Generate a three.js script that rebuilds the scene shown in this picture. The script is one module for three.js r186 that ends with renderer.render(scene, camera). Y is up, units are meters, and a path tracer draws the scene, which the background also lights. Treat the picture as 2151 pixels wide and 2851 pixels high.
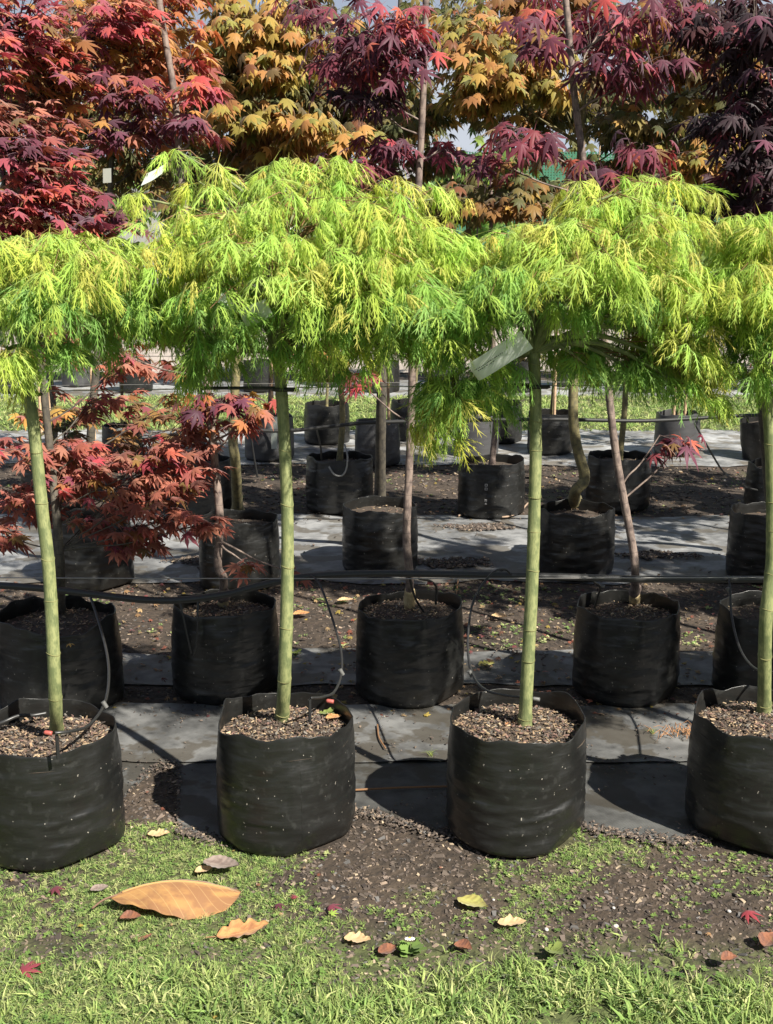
import * as THREE from 'three';
import { mergeGeometries, mergeVertices } from 'three/addons/utils/BufferGeometryUtils.js';
import { ImprovedNoise } from 'three/addons/math/ImprovedNoise.js';

// ---------------------------------------------------------------- camera, sky, sun, exposure
const scene = new THREE.Scene();
const camera = new THREE.PerspectiveCamera(46.41, 773 / 1024, 0.05, 900);
camera.position.set(0, 1.74, 0);
camera.rotation.set(-12.8 * Math.PI / 180, 0, 0);
camera.updateMatrixWorld(true); camera.updateProjectionMatrix();
const renderer = new THREE.WebGLRenderer({ antialias: true });
renderer.setSize(773, 1024);
renderer.toneMapping = THREE.LinearToneMapping;
renderer.toneMappingExposure = 2.45;
renderer.shadowMap.enabled = true;
renderer.shadowMap.type = THREE.PCFSoftShadowMap;
const sunDir = new THREE.Vector3(0.50, 0.68, 0.53).normalize();
const sun = new THREE.DirectionalLight(0xffffff, 4.9);
sun.color.setRGB(1, 0.94, 0.84);
sun.position.copy(sunDir).multiplyScalar(40).add(new THREE.Vector3(0, 0, -6));
sun.target.position.set(0, 0, -6);
sun.castShadow = true; sun.shadow.mapSize.set(4096, 4096); sun.shadow.radius = 1.2;
Object.assign(sun.shadow.camera, { left: -14, right: 14, top: 14, bottom: -14, near: 1, far: 120 });
scene.add(sun, sun.target);
const noise3 = new ImprovedNoise();
{ // clear autumn sky with thin cloud low down
  const w = 512, h = 256, d = new Float32Array(w * h * 4);
  for (let j = 0; j < h; j++) for (let i = 0; i < w; i++) {
    const el = (j + 0.5) / h * Math.PI - Math.PI / 2, az = (i + 0.5) / w * 2 * Math.PI, s = Math.max(0, Math.sin(el));
    const X = Math.cos(az) * Math.cos(el), Y = Math.sin(el), Zz = Math.sin(az) * Math.cos(el);
    const q = 1 / (0.25 + s);
    const n = noise3.noise(X * q * 1.3, Y * 2, Zz * q * 1.3) + 0.5 * noise3.noise(X * q * 3, 7, Zz * q * 3) + 0.25 * noise3.noise(X * q * 7, 3, Zz * q * 7);
    const c = THREE.MathUtils.smoothstep(n, -0.15, 0.7) * 0.55, k = Math.pow(1 - s, 4);
    let r = 0.085 + 0.30 * k, g = 0.125 + 0.29 * k, b = 0.205 + 0.25 * k;
    r += (0.42 - r) * c; g += (0.43 - g) * c; b += (0.45 - b) * c;
    if (el < 0) { r = 0.16; g = 0.15; b = 0.13; }
    r *= 0.76; g *= 0.76; b *= 0.76;
    const o = (j * w + i) * 4; d[o] = r; d[o + 1] = g; d[o + 2] = b; d[o + 3] = 1;
  }
  const t = new THREE.DataTexture(d, w, h, THREE.RGBAFormat, THREE.FloatType);
  t.mapping = THREE.EquirectangularReflectionMapping; t.magFilter = THREE.LinearFilter; t.minFilter = THREE.LinearFilter; t.needsUpdate = true;
  scene.background = t; scene.environment = t; scene.backgroundIntensity = 1; scene.environmentIntensity = 1;
}

// ---------------------------------------------------------------- helpers
function mulberry(a) { return () => { a |= 0; a = a + 0x6D2B79F5 | 0; let t = Math.imul(a ^ a >>> 15, 1 | a); t = t + Math.imul(t ^ t >>> 7, 61 | t) ^ t; return ((t ^ t >>> 14) >>> 0) / 4294967296; }; }
let R = mulberry(11);
const seed = s => { R = mulberry(s); };
const rr = (a, b) => a + (b - a) * R();
const V = (x, y, z) => Array.isArray(x) ? new THREE.Vector3(...x) : new THREE.Vector3(x, y, z);
const lerp = (a, b, t) => a + (b - a) * t;
const N = (x, y = 0, z = 0) => noise3.noise(x + 31.7, y + 11.3, z + 5.1);
const fbm = (x, y, z = 0) => N(x, y, z) + 0.5 * N(x * 2.1, y * 2.1, z + 9) + 0.25 * N(x * 4.3, y * 4.3, z + 17);
const sm = THREE.MathUtils.smoothstep;
const counts = {};
function numbered(n) { const k = counts[n] = (counts[n] ?? -1) + 1; return k ? `${n}_${String(k).padStart(3, '0')}` : n; }
function tag(o, label, category, group) { o.userData.label = label; o.userData.category = category; if (group) o.userData.group = group; return o; }
function thing(name, label, category, pos = [0, 0, 0], group) {
  const o = new THREE.Group(); o.name = numbered(name); o.position.set(...pos); scene.add(o);
  return tag(o, label, category, group);
}
function mesh(name, geo, mat, parent) {
  const m = new THREE.Mesh(geo, mat); m.name = parent === scene ? numbered(name) : name; m.castShadow = m.receiveShadow = true; parent.add(m); return m;
}
function struct(name, geo, mat) { const m = mesh(name, geo, mat, scene); m.userData.kind = 'structure'; return m; }
function instanced(name, geo, mat, list, parent = scene) { // list: {m: Matrix4, c: [r,g,b]}
  const im = new THREE.InstancedMesh(geo, mat, list.length), c = new THREE.Color();
  list.forEach((l, i) => { im.setMatrixAt(i, l.m); if (l.c) im.setColorAt(i, c.setRGB(...l.c)); });
  im.name = parent === scene ? numbered(name) : name; im.castShadow = im.receiveShadow = true; im.userData.kind = 'stuff'; parent.add(im); return im;
}
const _e = new THREE.Euler(), _q = new THREE.Quaternion();
function mat4(p, yaw, pitch, roll, s, order = 'YXZ') {
  _q.setFromEuler(_e.set(pitch, yaw, roll, order));
  return new THREE.Matrix4().compose(p, _q, typeof s === 'number' ? V(s, s, s) : s);
}
const std = (c, o = {}) => { const m = new THREE.MeshStandardMaterial({ roughness: 0.8, side: THREE.DoubleSide, ...o }); m.color.setRGB(...c); return m; };
function geoFrom(pos, idx, col, uv) {
  const g = new THREE.BufferGeometry(); g.setAttribute('position', new THREE.Float32BufferAttribute(pos, 3));
  if (col) g.setAttribute('color', new THREE.Float32BufferAttribute(col, 3));
  if (uv) g.setAttribute('uv', new THREE.Float32BufferAttribute(uv, 2));
  g.setIndex(idx); g.computeVertexNormals(); return g;
}
// tube of changing radius along points; rad(t) in metres; bump(t, angle) optional
function tube(pts, rad, seg, sides, bump, tension = 0.5) {
  const curve = new THREE.CatmullRomCurve3(pts.map(p => Array.isArray(p) ? V(p) : p), false, 'catmullrom', tension), P = [], I = [], U = [];
  const up = V(0.13, 0.31, 0.94).normalize(); let a = V(1, 0, 0), len = curve.getLength();
  for (let i = 0; i <= seg; i++) {
    const t = i / seg, p = curve.getPointAt(t), T = curve.getTangentAt(t);
    if (!i) a.crossVectors(T, up).normalize(); else a.addScaledVector(T, -a.dot(T)).normalize();
    const b = new THREE.Vector3().crossVectors(T, a);
    for (let j = 0; j <= sides; j++) {
      const f = j / sides * 2 * Math.PI, r = rad(t) * (bump ? bump(t, f, p) : 1);
      P.push(p.x + r * (Math.cos(f) * a.x + Math.sin(f) * b.x), p.y + r * (Math.cos(f) * a.y + Math.sin(f) * b.y), p.z + r * (Math.cos(f) * a.z + Math.sin(f) * b.z));
      U.push(j / sides * 2 * Math.PI * rad(0), t * len);
      if (i && j) { const q = i * (sides + 1) + j; I.push(q - sides - 2, q - sides - 1, q - 1, q - sides - 1, q, q - 1); }
    }
  }
  const c0 = P.length / 3, e = curve.getPointAt(1), s0 = curve.getPointAt(0); // caps
  P.push(s0.x, s0.y, s0.z, e.x, e.y, e.z); U.push(0, 0, 0, len);
  const last = seg * (sides + 1);
  for (let j = 0; j < sides; j++) { I.push(c0, j + 1, j); I.push(c0 + 1, last + j, last + j + 1); }
  return geoFrom(P, I, null, U);
}
function dataTex(w, h, fn, repeat, srgb = true) { // fn returns linear colour 0..1; stored sRGB-encoded
  const d = new Uint8Array(w * h * 4), enc = x => 255 * Math.pow(Math.min(1, Math.max(0, x)), 1 / 2.2);
  for (let j = 0; j < h; j++) for (let i = 0; i < w; i++) {
    const c = fn(i, j), o = (j * w + i) * 4; for (let k = 0; k < 3; k++) d[o + k] = srgb ? enc(c[k]) : 255 * Math.min(1, Math.max(0, c[k])); d[o + 3] = 255;
  }
  const t = new THREE.DataTexture(d, w, h); t.wrapS = t.wrapT = THREE.RepeatWrapping; t.magFilter = THREE.LinearFilter; t.minFilter = THREE.LinearMipmapLinearFilter; t.generateMipmaps = true;
  if (srgb) t.colorSpace = THREE.SRGBColorSpace; t.repeat.set(...repeat); t.needsUpdate = true; return t;
}
// periodic value noise field of n x n, several octaves
function field(n, base, oct, sd) {
  const f = new Float32Array(n * n); let amp = 1, tot = 0;
  for (let o = 0, c = base; o < oct; o++, c *= 2, amp *= 0.55) {
    const r = mulberry(sd + o), g = new Float32Array(c * c).map(() => r()); tot += amp;
    for (let j = 0; j < n; j++) { const y = j / n * c, y0 = y | 0, fy = y - y0, sy = fy * fy * (3 - 2 * fy), ya = (y0 % c) * c, yb = ((y0 + 1) % c) * c;
      for (let i = 0; i < n; i++) { const x = i / n * c, x0 = x | 0, fx = x - x0, sx = fx * fx * (3 - 2 * fx), xa = x0 % c, xb = (x0 + 1) % c;
        f[j * n + i] += amp * lerp(lerp(g[ya + xa], g[ya + xb], sx), lerp(g[yb + xa], g[yb + xb], sx), sy); } }
  }
  for (let i = 0; i < f.length; i++) f[i] /= tot; return f;
}

// ---------------------------------------------------------------- ground
const groundY = (x, z) => (z < 0 && z > -14 && Math.abs(x) < 6 ? 1 : 0.3) * (0.012 * fbm(x * 0.9, z * 0.9) + 0.005 * fbm(x * 4, z * 4, 3)) - 0.006;
{
  const axis = (lo, hi, step, far) => { const a = []; for (let v = lo; v <= hi + 1e-6; v += step) a.push(v); let s = step; for (let v = hi; v < far;) { s *= 1.35; v += s; a.push(v); } s = step; for (let v = lo; v > -far;) { s *= 1.35; v -= s; a.unshift(v); } return a; };
  const xs = axis(-3, 3, 0.045, 420), zs = axis(-9, -1.6, 0.045, 420), P = [], I = [], C = [], U = [];
  zs.forEach((z, j) => xs.forEach((x, i) => {
    P.push(x, groundY(x, z), z); U.push(x, -z);
    const n = fbm(x * 1.7, z * 1.7, 5), n2 = fbm(x * 5, z * 5, 2);
    let c = [0.058 + 0.018 * n, 0.042 + 0.013 * n, 0.029 + 0.009 * n];
    const mossy = sm(n + 0.5 * n2 + (z > -3.4 ? 0.1 : -0.35) + 0.45 * sm(-x, 0.1, 0.4) * sm(z, -3.4, -3.2), 0.1, 0.75);
    c = c.map((v, k) => lerp(v, [0.075, 0.088, 0.028][k], mossy * 0.8));
    const lawn = Math.max(sm(z + 0.10 * n, -2.82, -2.60), sm(-z + 0.2 * n, 11.2, 11.5) * (1 - sm(-z + 0.2 * n, 13.2, 13.6)), sm(-z, 24, 27));
    c = c.map((v, k) => lerp(v, [0.085, 0.105, 0.034][k], lawn));
    C.push(...c);
    const w = xs.length; if (i && j) { const q = j * w + i; I.push(q - w - 1, q - 1, q - w, q - w, q - 1, q); }
  }));
  const fa = field(1024, 8, 7, 3), fb = field(1024, 64, 4, 8);
  const map = dataTex(1024, 1024, (i, j) => { const k = j * 1024 + i, v = 0.35 + 0.75 * fa[k] + 1.1 * (fb[k] - 0.5); return [v, v * 0.98, v * 0.95]; }, [0.8, 0.8]);
  const bump = dataTex(1024, 1024, (i, j) => { const v = 0.5 * fa[j * 1024 + i] + 0.5 * fb[j * 1024 + i]; return [v, v, v]; }, [0.8, 0.8], false);
  struct('ground', geoFrom(P, I, C, U), new THREE.MeshStandardMaterial({ vertexColors: true, map, bumpMap: bump, bumpScale: 0.02, roughness: 0.95 }));
}
// woven weed mats laid in strips along the rows
const matTex = (() => {
  const a = field(1024, 6, 7, 21), b = field(1024, 40, 4, 27), s = field(1024, 14, 5, 33);
  const map = dataTex(1024, 1024, (i, j) => { const k = j * 1024 + i;
    const weave = 0.93 + 0.07 * Math.sin(i * 1.05) * Math.sin(j * 1.05), v = (0.62 + 1.5 * (a[k] - 0.5) + 0.7 * (b[k] - 0.5)) * weave, d = sm(s[k] + 0.3 * (b[k] - 0.5), 0.52, 0.62) * 0.75;
    return [lerp(v, 0.24, d), lerp(v, 0.20, d), lerp(v * 0.985, 0.14, d)]; }, [0.47, 0.53]);
  const bump = dataTex(1024, 1024, (i, j) => { const v = a[j * 1024 + i] * 0.8 + 0.1 * Math.sin(i * 1.05) * Math.sin(j * 1.05); return [v, v, v]; }, [0.7, 0.7], false);
  return { map, bump };
})();
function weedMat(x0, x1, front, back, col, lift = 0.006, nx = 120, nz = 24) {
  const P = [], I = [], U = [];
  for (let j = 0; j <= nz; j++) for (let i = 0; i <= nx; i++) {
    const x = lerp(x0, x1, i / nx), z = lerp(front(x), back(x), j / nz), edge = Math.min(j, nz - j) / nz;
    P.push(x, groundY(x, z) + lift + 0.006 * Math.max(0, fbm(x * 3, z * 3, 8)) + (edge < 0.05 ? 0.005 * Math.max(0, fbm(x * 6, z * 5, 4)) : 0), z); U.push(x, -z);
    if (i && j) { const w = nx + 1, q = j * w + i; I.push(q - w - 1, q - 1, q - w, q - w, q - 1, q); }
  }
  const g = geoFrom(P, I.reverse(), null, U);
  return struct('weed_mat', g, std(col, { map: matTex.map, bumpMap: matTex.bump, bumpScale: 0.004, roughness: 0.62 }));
}
const matFront = x => -3.37 + 0.06 * fbm(x * 1.6, 3) + 0.03 * fbm(x * 6, 13) + 0.085 * Math.sin((x - 0.03) * 9.0) * Math.exp(-((x + 0.2) ** 2) * 1.2) + 0.03 + 0.07 * sm(x, 0.55, 0.62) * (1 - sm(x, 0.95, 1.0)) - 0.40 * Math.exp(-(((x + 0.745) / 0.085) ** 4));
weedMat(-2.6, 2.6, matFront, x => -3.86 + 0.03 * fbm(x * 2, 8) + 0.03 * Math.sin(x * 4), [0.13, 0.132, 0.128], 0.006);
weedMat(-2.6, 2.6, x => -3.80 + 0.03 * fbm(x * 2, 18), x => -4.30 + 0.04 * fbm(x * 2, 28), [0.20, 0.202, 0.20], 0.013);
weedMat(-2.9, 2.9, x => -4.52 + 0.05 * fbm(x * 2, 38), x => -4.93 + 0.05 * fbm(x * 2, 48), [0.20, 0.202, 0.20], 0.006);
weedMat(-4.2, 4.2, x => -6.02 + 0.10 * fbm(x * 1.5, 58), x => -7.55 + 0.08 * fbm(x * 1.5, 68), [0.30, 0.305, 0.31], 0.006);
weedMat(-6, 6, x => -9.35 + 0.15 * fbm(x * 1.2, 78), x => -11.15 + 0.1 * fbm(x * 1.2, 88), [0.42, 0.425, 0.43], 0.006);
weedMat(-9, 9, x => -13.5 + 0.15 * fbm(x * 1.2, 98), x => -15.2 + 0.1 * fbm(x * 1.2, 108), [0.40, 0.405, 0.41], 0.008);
{ // gravel track beyond the beds
  const P = [], I = [], U = [], nx = 80, nz = 14;
  for (let j = 0; j <= nz; j++) for (let i = 0; i <= nx; i++) { const x = lerp(-60, 60, i / nx), z = lerp(-16.2 + 0.3 * fbm(x * 0.4, 1), -24.5 + 0.3 * fbm(x * 0.4, 6), j / nz); P.push(x, groundY(x, z) + 0.012, z); U.push(x, -z); if (i && j) { const w = nx + 1, q = j * w + i; I.push(q - w - 1, q - w, q - 1, q - w, q, q - 1); } }
  const fa = field(512, 8, 6, 61), map = dataTex(512, 512, (i, j) => { const v = 0.6 + 0.6 * (fa[j * 512 + i] - 0.3); return [v, v * 0.97, v * 0.93]; }, [0.5, 0.5]);
  struct('gravel_road', geoFrom(P, I, null, U), std([0.42, 0.37, 0.33], { map, roughness: 0.95 }));
}

// ---------------------------------------------------------------- leaf shapes (central lobe along +z, upper face +y, petiole end at the origin)
function palmateLeaf(sd, { lobes = 7, width = 0.30, droop = 0.25, fold = 0.25, cut = 0.34, spread = 1.95, tooth = true }) {
  const r = mulberry(sd), P = [], I = [], C = [], h = (lobes - 1) / 2;
  const push = (x, y, z, c) => { P.push(x, y, z); C.push(c, c * (0.94 + 0.06 * c), c); return P.length / 3 - 1; };
  for (let k = -h; k <= h; k++) {
    const u = Math.abs(k) / h, a = k / h * spread + (r() - 0.5) * 0.12, L = lerp(1, 0.36, Math.pow(u, 1.6)) * (0.92 + r() * 0.16), w = width * lerp(1, 0.8, u) * L ** 0.5, dr = droop * (0.7 + r() * 0.6), bend = (r() - 0.5) * 0.16;
    const at = (s, e) => { const aa = a + bend * s * s, x = Math.sin(aa) * s * L + Math.cos(aa) * e, z = Math.cos(aa) * s * L - Math.sin(aa) * e; return [x, -dr * s * s * L - fold * Math.abs(e), z]; };
    const v0 = push(0, 0, 0, 0.9), c1 = push(...at(cut, 0), 0.92), l1 = push(...at(cut, -w * 0.42), 1), r1 = push(...at(cut, w * 0.42), 1);
    const c2 = push(...at(0.62, 0), 0.95), l2 = push(...at(0.58, -w * 0.5), 1.05), r2 = push(...at(0.58, w * 0.5), 1.05), tip = push(...at(1, 0), 1.08);
    I.push(v0, l1, c1, v0, c1, r1, c1, l1, l2, c1, l2, c2, c1, c2, r2, c1, r2, r1);
    if (tooth) { const l3 = push(...at(0.76, -w * 0.22), 1.05), r3 = push(...at(0.76, w * 0.22), 1.05); I.push(c2, l2, l3, c2, l3, tip, c2, tip, r3, c2, r3, r2); }
    else I.push(c2, l2, tip, c2, tip, r2);
  }
  // petiole
  const p0 = push(-0.012, 0, 0, 0.8), p1 = push(0.012, 0, 0, 0.8), p2 = push(0, 0.14, -0.5, 0.7); I.push(p0, p1, p2);
  return geoFrom(P, I, C);
}
function laceLeaf(sd, hang) {
  const r = mulberry(sd), P = [], I = [], C = [], lobes = 9, h = 4;
  const push = (v, c, y = 1) => { P.push(v.x, v.y, v.z); C.push(c * y, c, c * 0.95); return P.length / 3 - 1; };
  for (let k = -h; k <= h; k++) {
    const u = Math.abs(k) / h, a = k / h * 2.0 + (r() - 0.5) * 0.3, L = lerp(1, 0.5, u * u) * (0.8 + r() * 0.4), n = 5;
    let p = V(0, 0, 0), th = 0.25 + (r() - 0.5) * 0.4; const end = -1.52 * hang + (r() - 0.5) * 0.5, side = V(Math.cos(a), 0, -Math.sin(a)), tw = (r() - 0.5) * 0.9;
    let pl = push(p, 0.9), pr = push(p, 0.9);
    for (let s = 1; s <= n; s++) {
      const t = s / n; th = lerp(th, end, 0.58);
      const d = V(Math.sin(a + tw * t * 0.4) * Math.cos(th), Math.sin(th), Math.cos(a + tw * t * 0.4) * Math.cos(th)); const q = p.clone().addScaledVector(d, L / n);
      const w = s === n ? 0.004 : lerp(0.022, 0.012, t), sd2 = side.clone();
      const nl = push(q.clone().addScaledVector(sd2, -w), lerp(0.95, 1.08, t), lerp(1, 1.1, t)), nr = push(q.clone().addScaledVector(sd2, w), lerp(0.95, 1.08, t), lerp(1, 1.1, t));
      I.push(pl, nl, pr, pr, nl, nr);
      if (s < n) for (const g of [-1, 1]) { // side teeth
        const len = lerp(0.30, 0.17, t) * (0.7 + r() * 0.6) * L, b = q.clone().addScaledVector(d, -0.035), td = d.clone().multiplyScalar(0.9).addScaledVector(sd2, g * 0.52).add(V(0, -0.12, 0));
        const a0 = push(b, 1), a1 = push(q.clone().addScaledVector(d, 0.02), 1), a2 = push(q.clone().addScaledVector(td, len), 1.08, 1.08); I.push(a0, a2, a1);
      }
      p = q; pl = nl; pr = nr;
    }
  }
  const p0 = push(V(-0.012, 0, 0), 0.8, 1.25), p1 = push(V(0.012, 0, 0), 0.8, 1.25), p2 = push(V(0, 0.1, -0.5), 0.75, 1.4); I.push(p0, p1, p2);
  return geoFrom(P, I, C);
}
const LEAF = {
  lace: [1, 2, 3, 4].map(i => laceLeaf(40 + i, [0.95, 0.72, 1.02, 0.5][i - 1])),
  narrow: [1, 2, 3].map(i => palmateLeaf(50 + i, { width: 0.195, droop: 0.42, cut: 0.20, spread: 2.0, fold: 0.35 })),
  broad: [1, 2, 3].map(i => palmateLeaf(60 + i, { width: 0.31, droop: 0.45, cut: 0.36, spread: 1.9, fold: 0.28 })),
  mid: [1, 2, 3].map(i => palmateLeaf(70 + i, { width: 0.235, droop: 0.34, cut: 0.25, spread: 1.9, fold: 0.3 })),
  simple: [1, 2].map(i => palmateLeaf(80 + i, { lobes: 5, width: 0.45, droop: 0.3, cut: 0.45, spread: 1.5, fold: 0.2, tooth: false })),
};
// leaf dyes, linear; dark also has shade painted in
const PAL = {
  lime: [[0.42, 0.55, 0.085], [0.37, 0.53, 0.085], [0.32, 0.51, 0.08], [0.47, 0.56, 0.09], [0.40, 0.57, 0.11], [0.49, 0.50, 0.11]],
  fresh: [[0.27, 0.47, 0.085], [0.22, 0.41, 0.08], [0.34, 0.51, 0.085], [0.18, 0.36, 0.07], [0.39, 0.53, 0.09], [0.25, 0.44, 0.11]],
  crimson: [[0.408, 0.054, 0.072], [0.312, 0.048, 0.072], [0.48, 0.072, 0.066], [0.24, 0.048, 0.078], [0.528, 0.12, 0.072], [0.36, 0.072, 0.096]],
  rust: [[0.36, 0.11, 0.07], [0.29, 0.085, 0.055], [0.42, 0.15, 0.09], [0.24, 0.075, 0.055], [0.44, 0.17, 0.11], [0.33, 0.09, 0.075]],
  orange: [[0.46, 0.149, 0.046], [0.414, 0.103, 0.046], [0.437, 0.218, 0.046], [0.391, 0.069, 0.0575], [0.345, 0.196, 0.0403], [0.483, 0.184, 0.069]],
  purple: [[0.149, 0.0322, 0.0575], [0.115, 0.0299, 0.0517], [0.196, 0.0345, 0.0575], [0.0862, 0.0253, 0.046], [0.161, 0.046, 0.0805], [0.23, 0.0403, 0.0517]],
  dark: [[0.038, 0.014, 0.022], [0.030, 0.012, 0.018], [0.055, 0.017, 0.024], [0.025, 0.013, 0.016], [0.075, 0.022, 0.024], [0.042, 0.020, 0.028]],  // dark purple deepened further to stand in for shade on the right edge maple
  gold: [[0.472, 0.295, 0.0649], [0.401, 0.283, 0.059], [0.319, 0.26, 0.0531], [0.496, 0.26, 0.0708], [0.236, 0.224, 0.0472], [0.425, 0.201, 0.059]],
  olive: [[0.13, 0.125, 0.033], [0.10, 0.11, 0.03], [0.17, 0.14, 0.04], [0.08, 0.09, 0.027], [0.21, 0.17, 0.045], [0.12, 0.095, 0.033]],
  ochre: [[0.24, 0.13, 0.035], [0.18, 0.10, 0.03], [0.28, 0.12, 0.035], [0.14, 0.09, 0.03], [0.30, 0.16, 0.04], [0.20, 0.075, 0.03]],
  spring: [[0.16, 0.27, 0.05], [0.11, 0.21, 0.04], [0.22, 0.32, 0.05], [0.08, 0.16, 0.03], [0.27, 0.34, 0.06], [0.12, 0.2, 0.06]],
};
const leafProps = { vertexColors: true, side: THREE.DoubleSide, roughness: 0.97, transmission: 0.48, thickness: 0, clearcoat: 0.22, clearcoatRoughness: 0.42, specularIntensity: 0.4 };
const laceProps = { ...leafProps, transmission: 0.5, clearcoat: 0.15 }, laceWhite = new THREE.MeshPhysicalMaterial(laceProps);
const leafMat = {}; for (const k in PAL) leafMat[k] = PAL[k].map(c => { const m = new THREE.MeshPhysicalMaterial(k === 'lime' || k === 'fresh' ? laceProps : leafProps); m.color.setRGB(...c); return m; });
const leafWhite = new THREE.MeshPhysicalMaterial(leafProps);

// ---------------------------------------------------------------- bark
function barkTex(base, dark, sd, rings) {
  const a = field(256, 8, 6, sd), b = field(256, 32, 3, sd + 40);
  return dataTex(256, 256, (i, j) => { const k = j * 256 + i, k2 = ((j >> 1) * 256 + (i * 4) % 256), t = sm(a[k] * 0.6 + b[k2 % 65536] * 0.4, 0.35, 0.68), ring = rings && (j % 64) < 3 ? 0.55 : 1; return [0, 1, 2].map(c => lerp(dark[c], base[c], t) * ring); }, [5, 5]);
}
const bark = {
  green: std([1, 1, 1], { map: barkTex([0.25, 0.265, 0.11], [0.105, 0.13, 0.048], 101, false), roughness: 0.62 }),
  grey: std([1, 1, 1], { map: barkTex([0.22, 0.165, 0.135], [0.085, 0.06, 0.052], 131, true), roughness: 0.75 }),
  dark: std([1, 1, 1], { map: barkTex([0.10, 0.085, 0.06], [0.04, 0.035, 0.028], 161, true), roughness: 0.85 }),
  olive: std([1, 1, 1], { map: barkTex([0.20, 0.17, 0.07], [0.09, 0.08, 0.04], 171, true), roughness: 0.8 }),
  graft: std([1, 1, 1], { map: barkTex([0.52, 0.43, 0.24], [0.32, 0.24, 0.12], 191, false), roughness: 0.8 }),
  scar: std([0.19, 0.18, 0.07], { roughness: 0.85 }),
  twig: std([0.19, 0.10, 0.045], { roughness: 0.8 }),
  twigDark: std([0.055, 0.035, 0.03], { roughness: 0.8 }),
};
// ---------------------------------------------------------------- trees
const frustum = new THREE.Frustum().setFromProjectionMatrix(new THREE.Matrix4().multiplyMatrices(camera.projectionMatrix, camera.matrixWorldInverse));
function stick(a, b, c, r0, r1, list) { // thin three-sided twig a-b-c
  const P = [], I = [], U = [], pts = [a, b, c];
  pts.forEach((p, i) => { const T = (i < 2 ? pts[i + 1].clone().sub(p) : p.clone().sub(pts[i - 1])).normalize(), x = new THREE.Vector3().crossVectors(T, Math.abs(T.y) > 0.9 ? V(1, 0, 0) : V(0, 1, 0)).normalize(), y = new THREE.Vector3().crossVectors(T, x), r = lerp(r0, r1, i / 2);
    for (let j = 0; j < 3; j++) { const f = j * 2.0944; P.push(p.x + r * (Math.cos(f) * x.x + Math.sin(f) * y.x), p.y + r * (Math.cos(f) * x.y + Math.sin(f) * y.y), p.z + r * (Math.cos(f) * x.z + Math.sin(f) * y.z)); U.push(j, i); }
    if (i) for (let j = 0; j < 3; j++) { const n = (j + 1) % 3, q = i * 3, o = q - 3; I.push(o + j, o + n, q + j, o + n, q + n, q + j); } });
  list.push(geoFrom(P, I, null, U));
}
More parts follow.
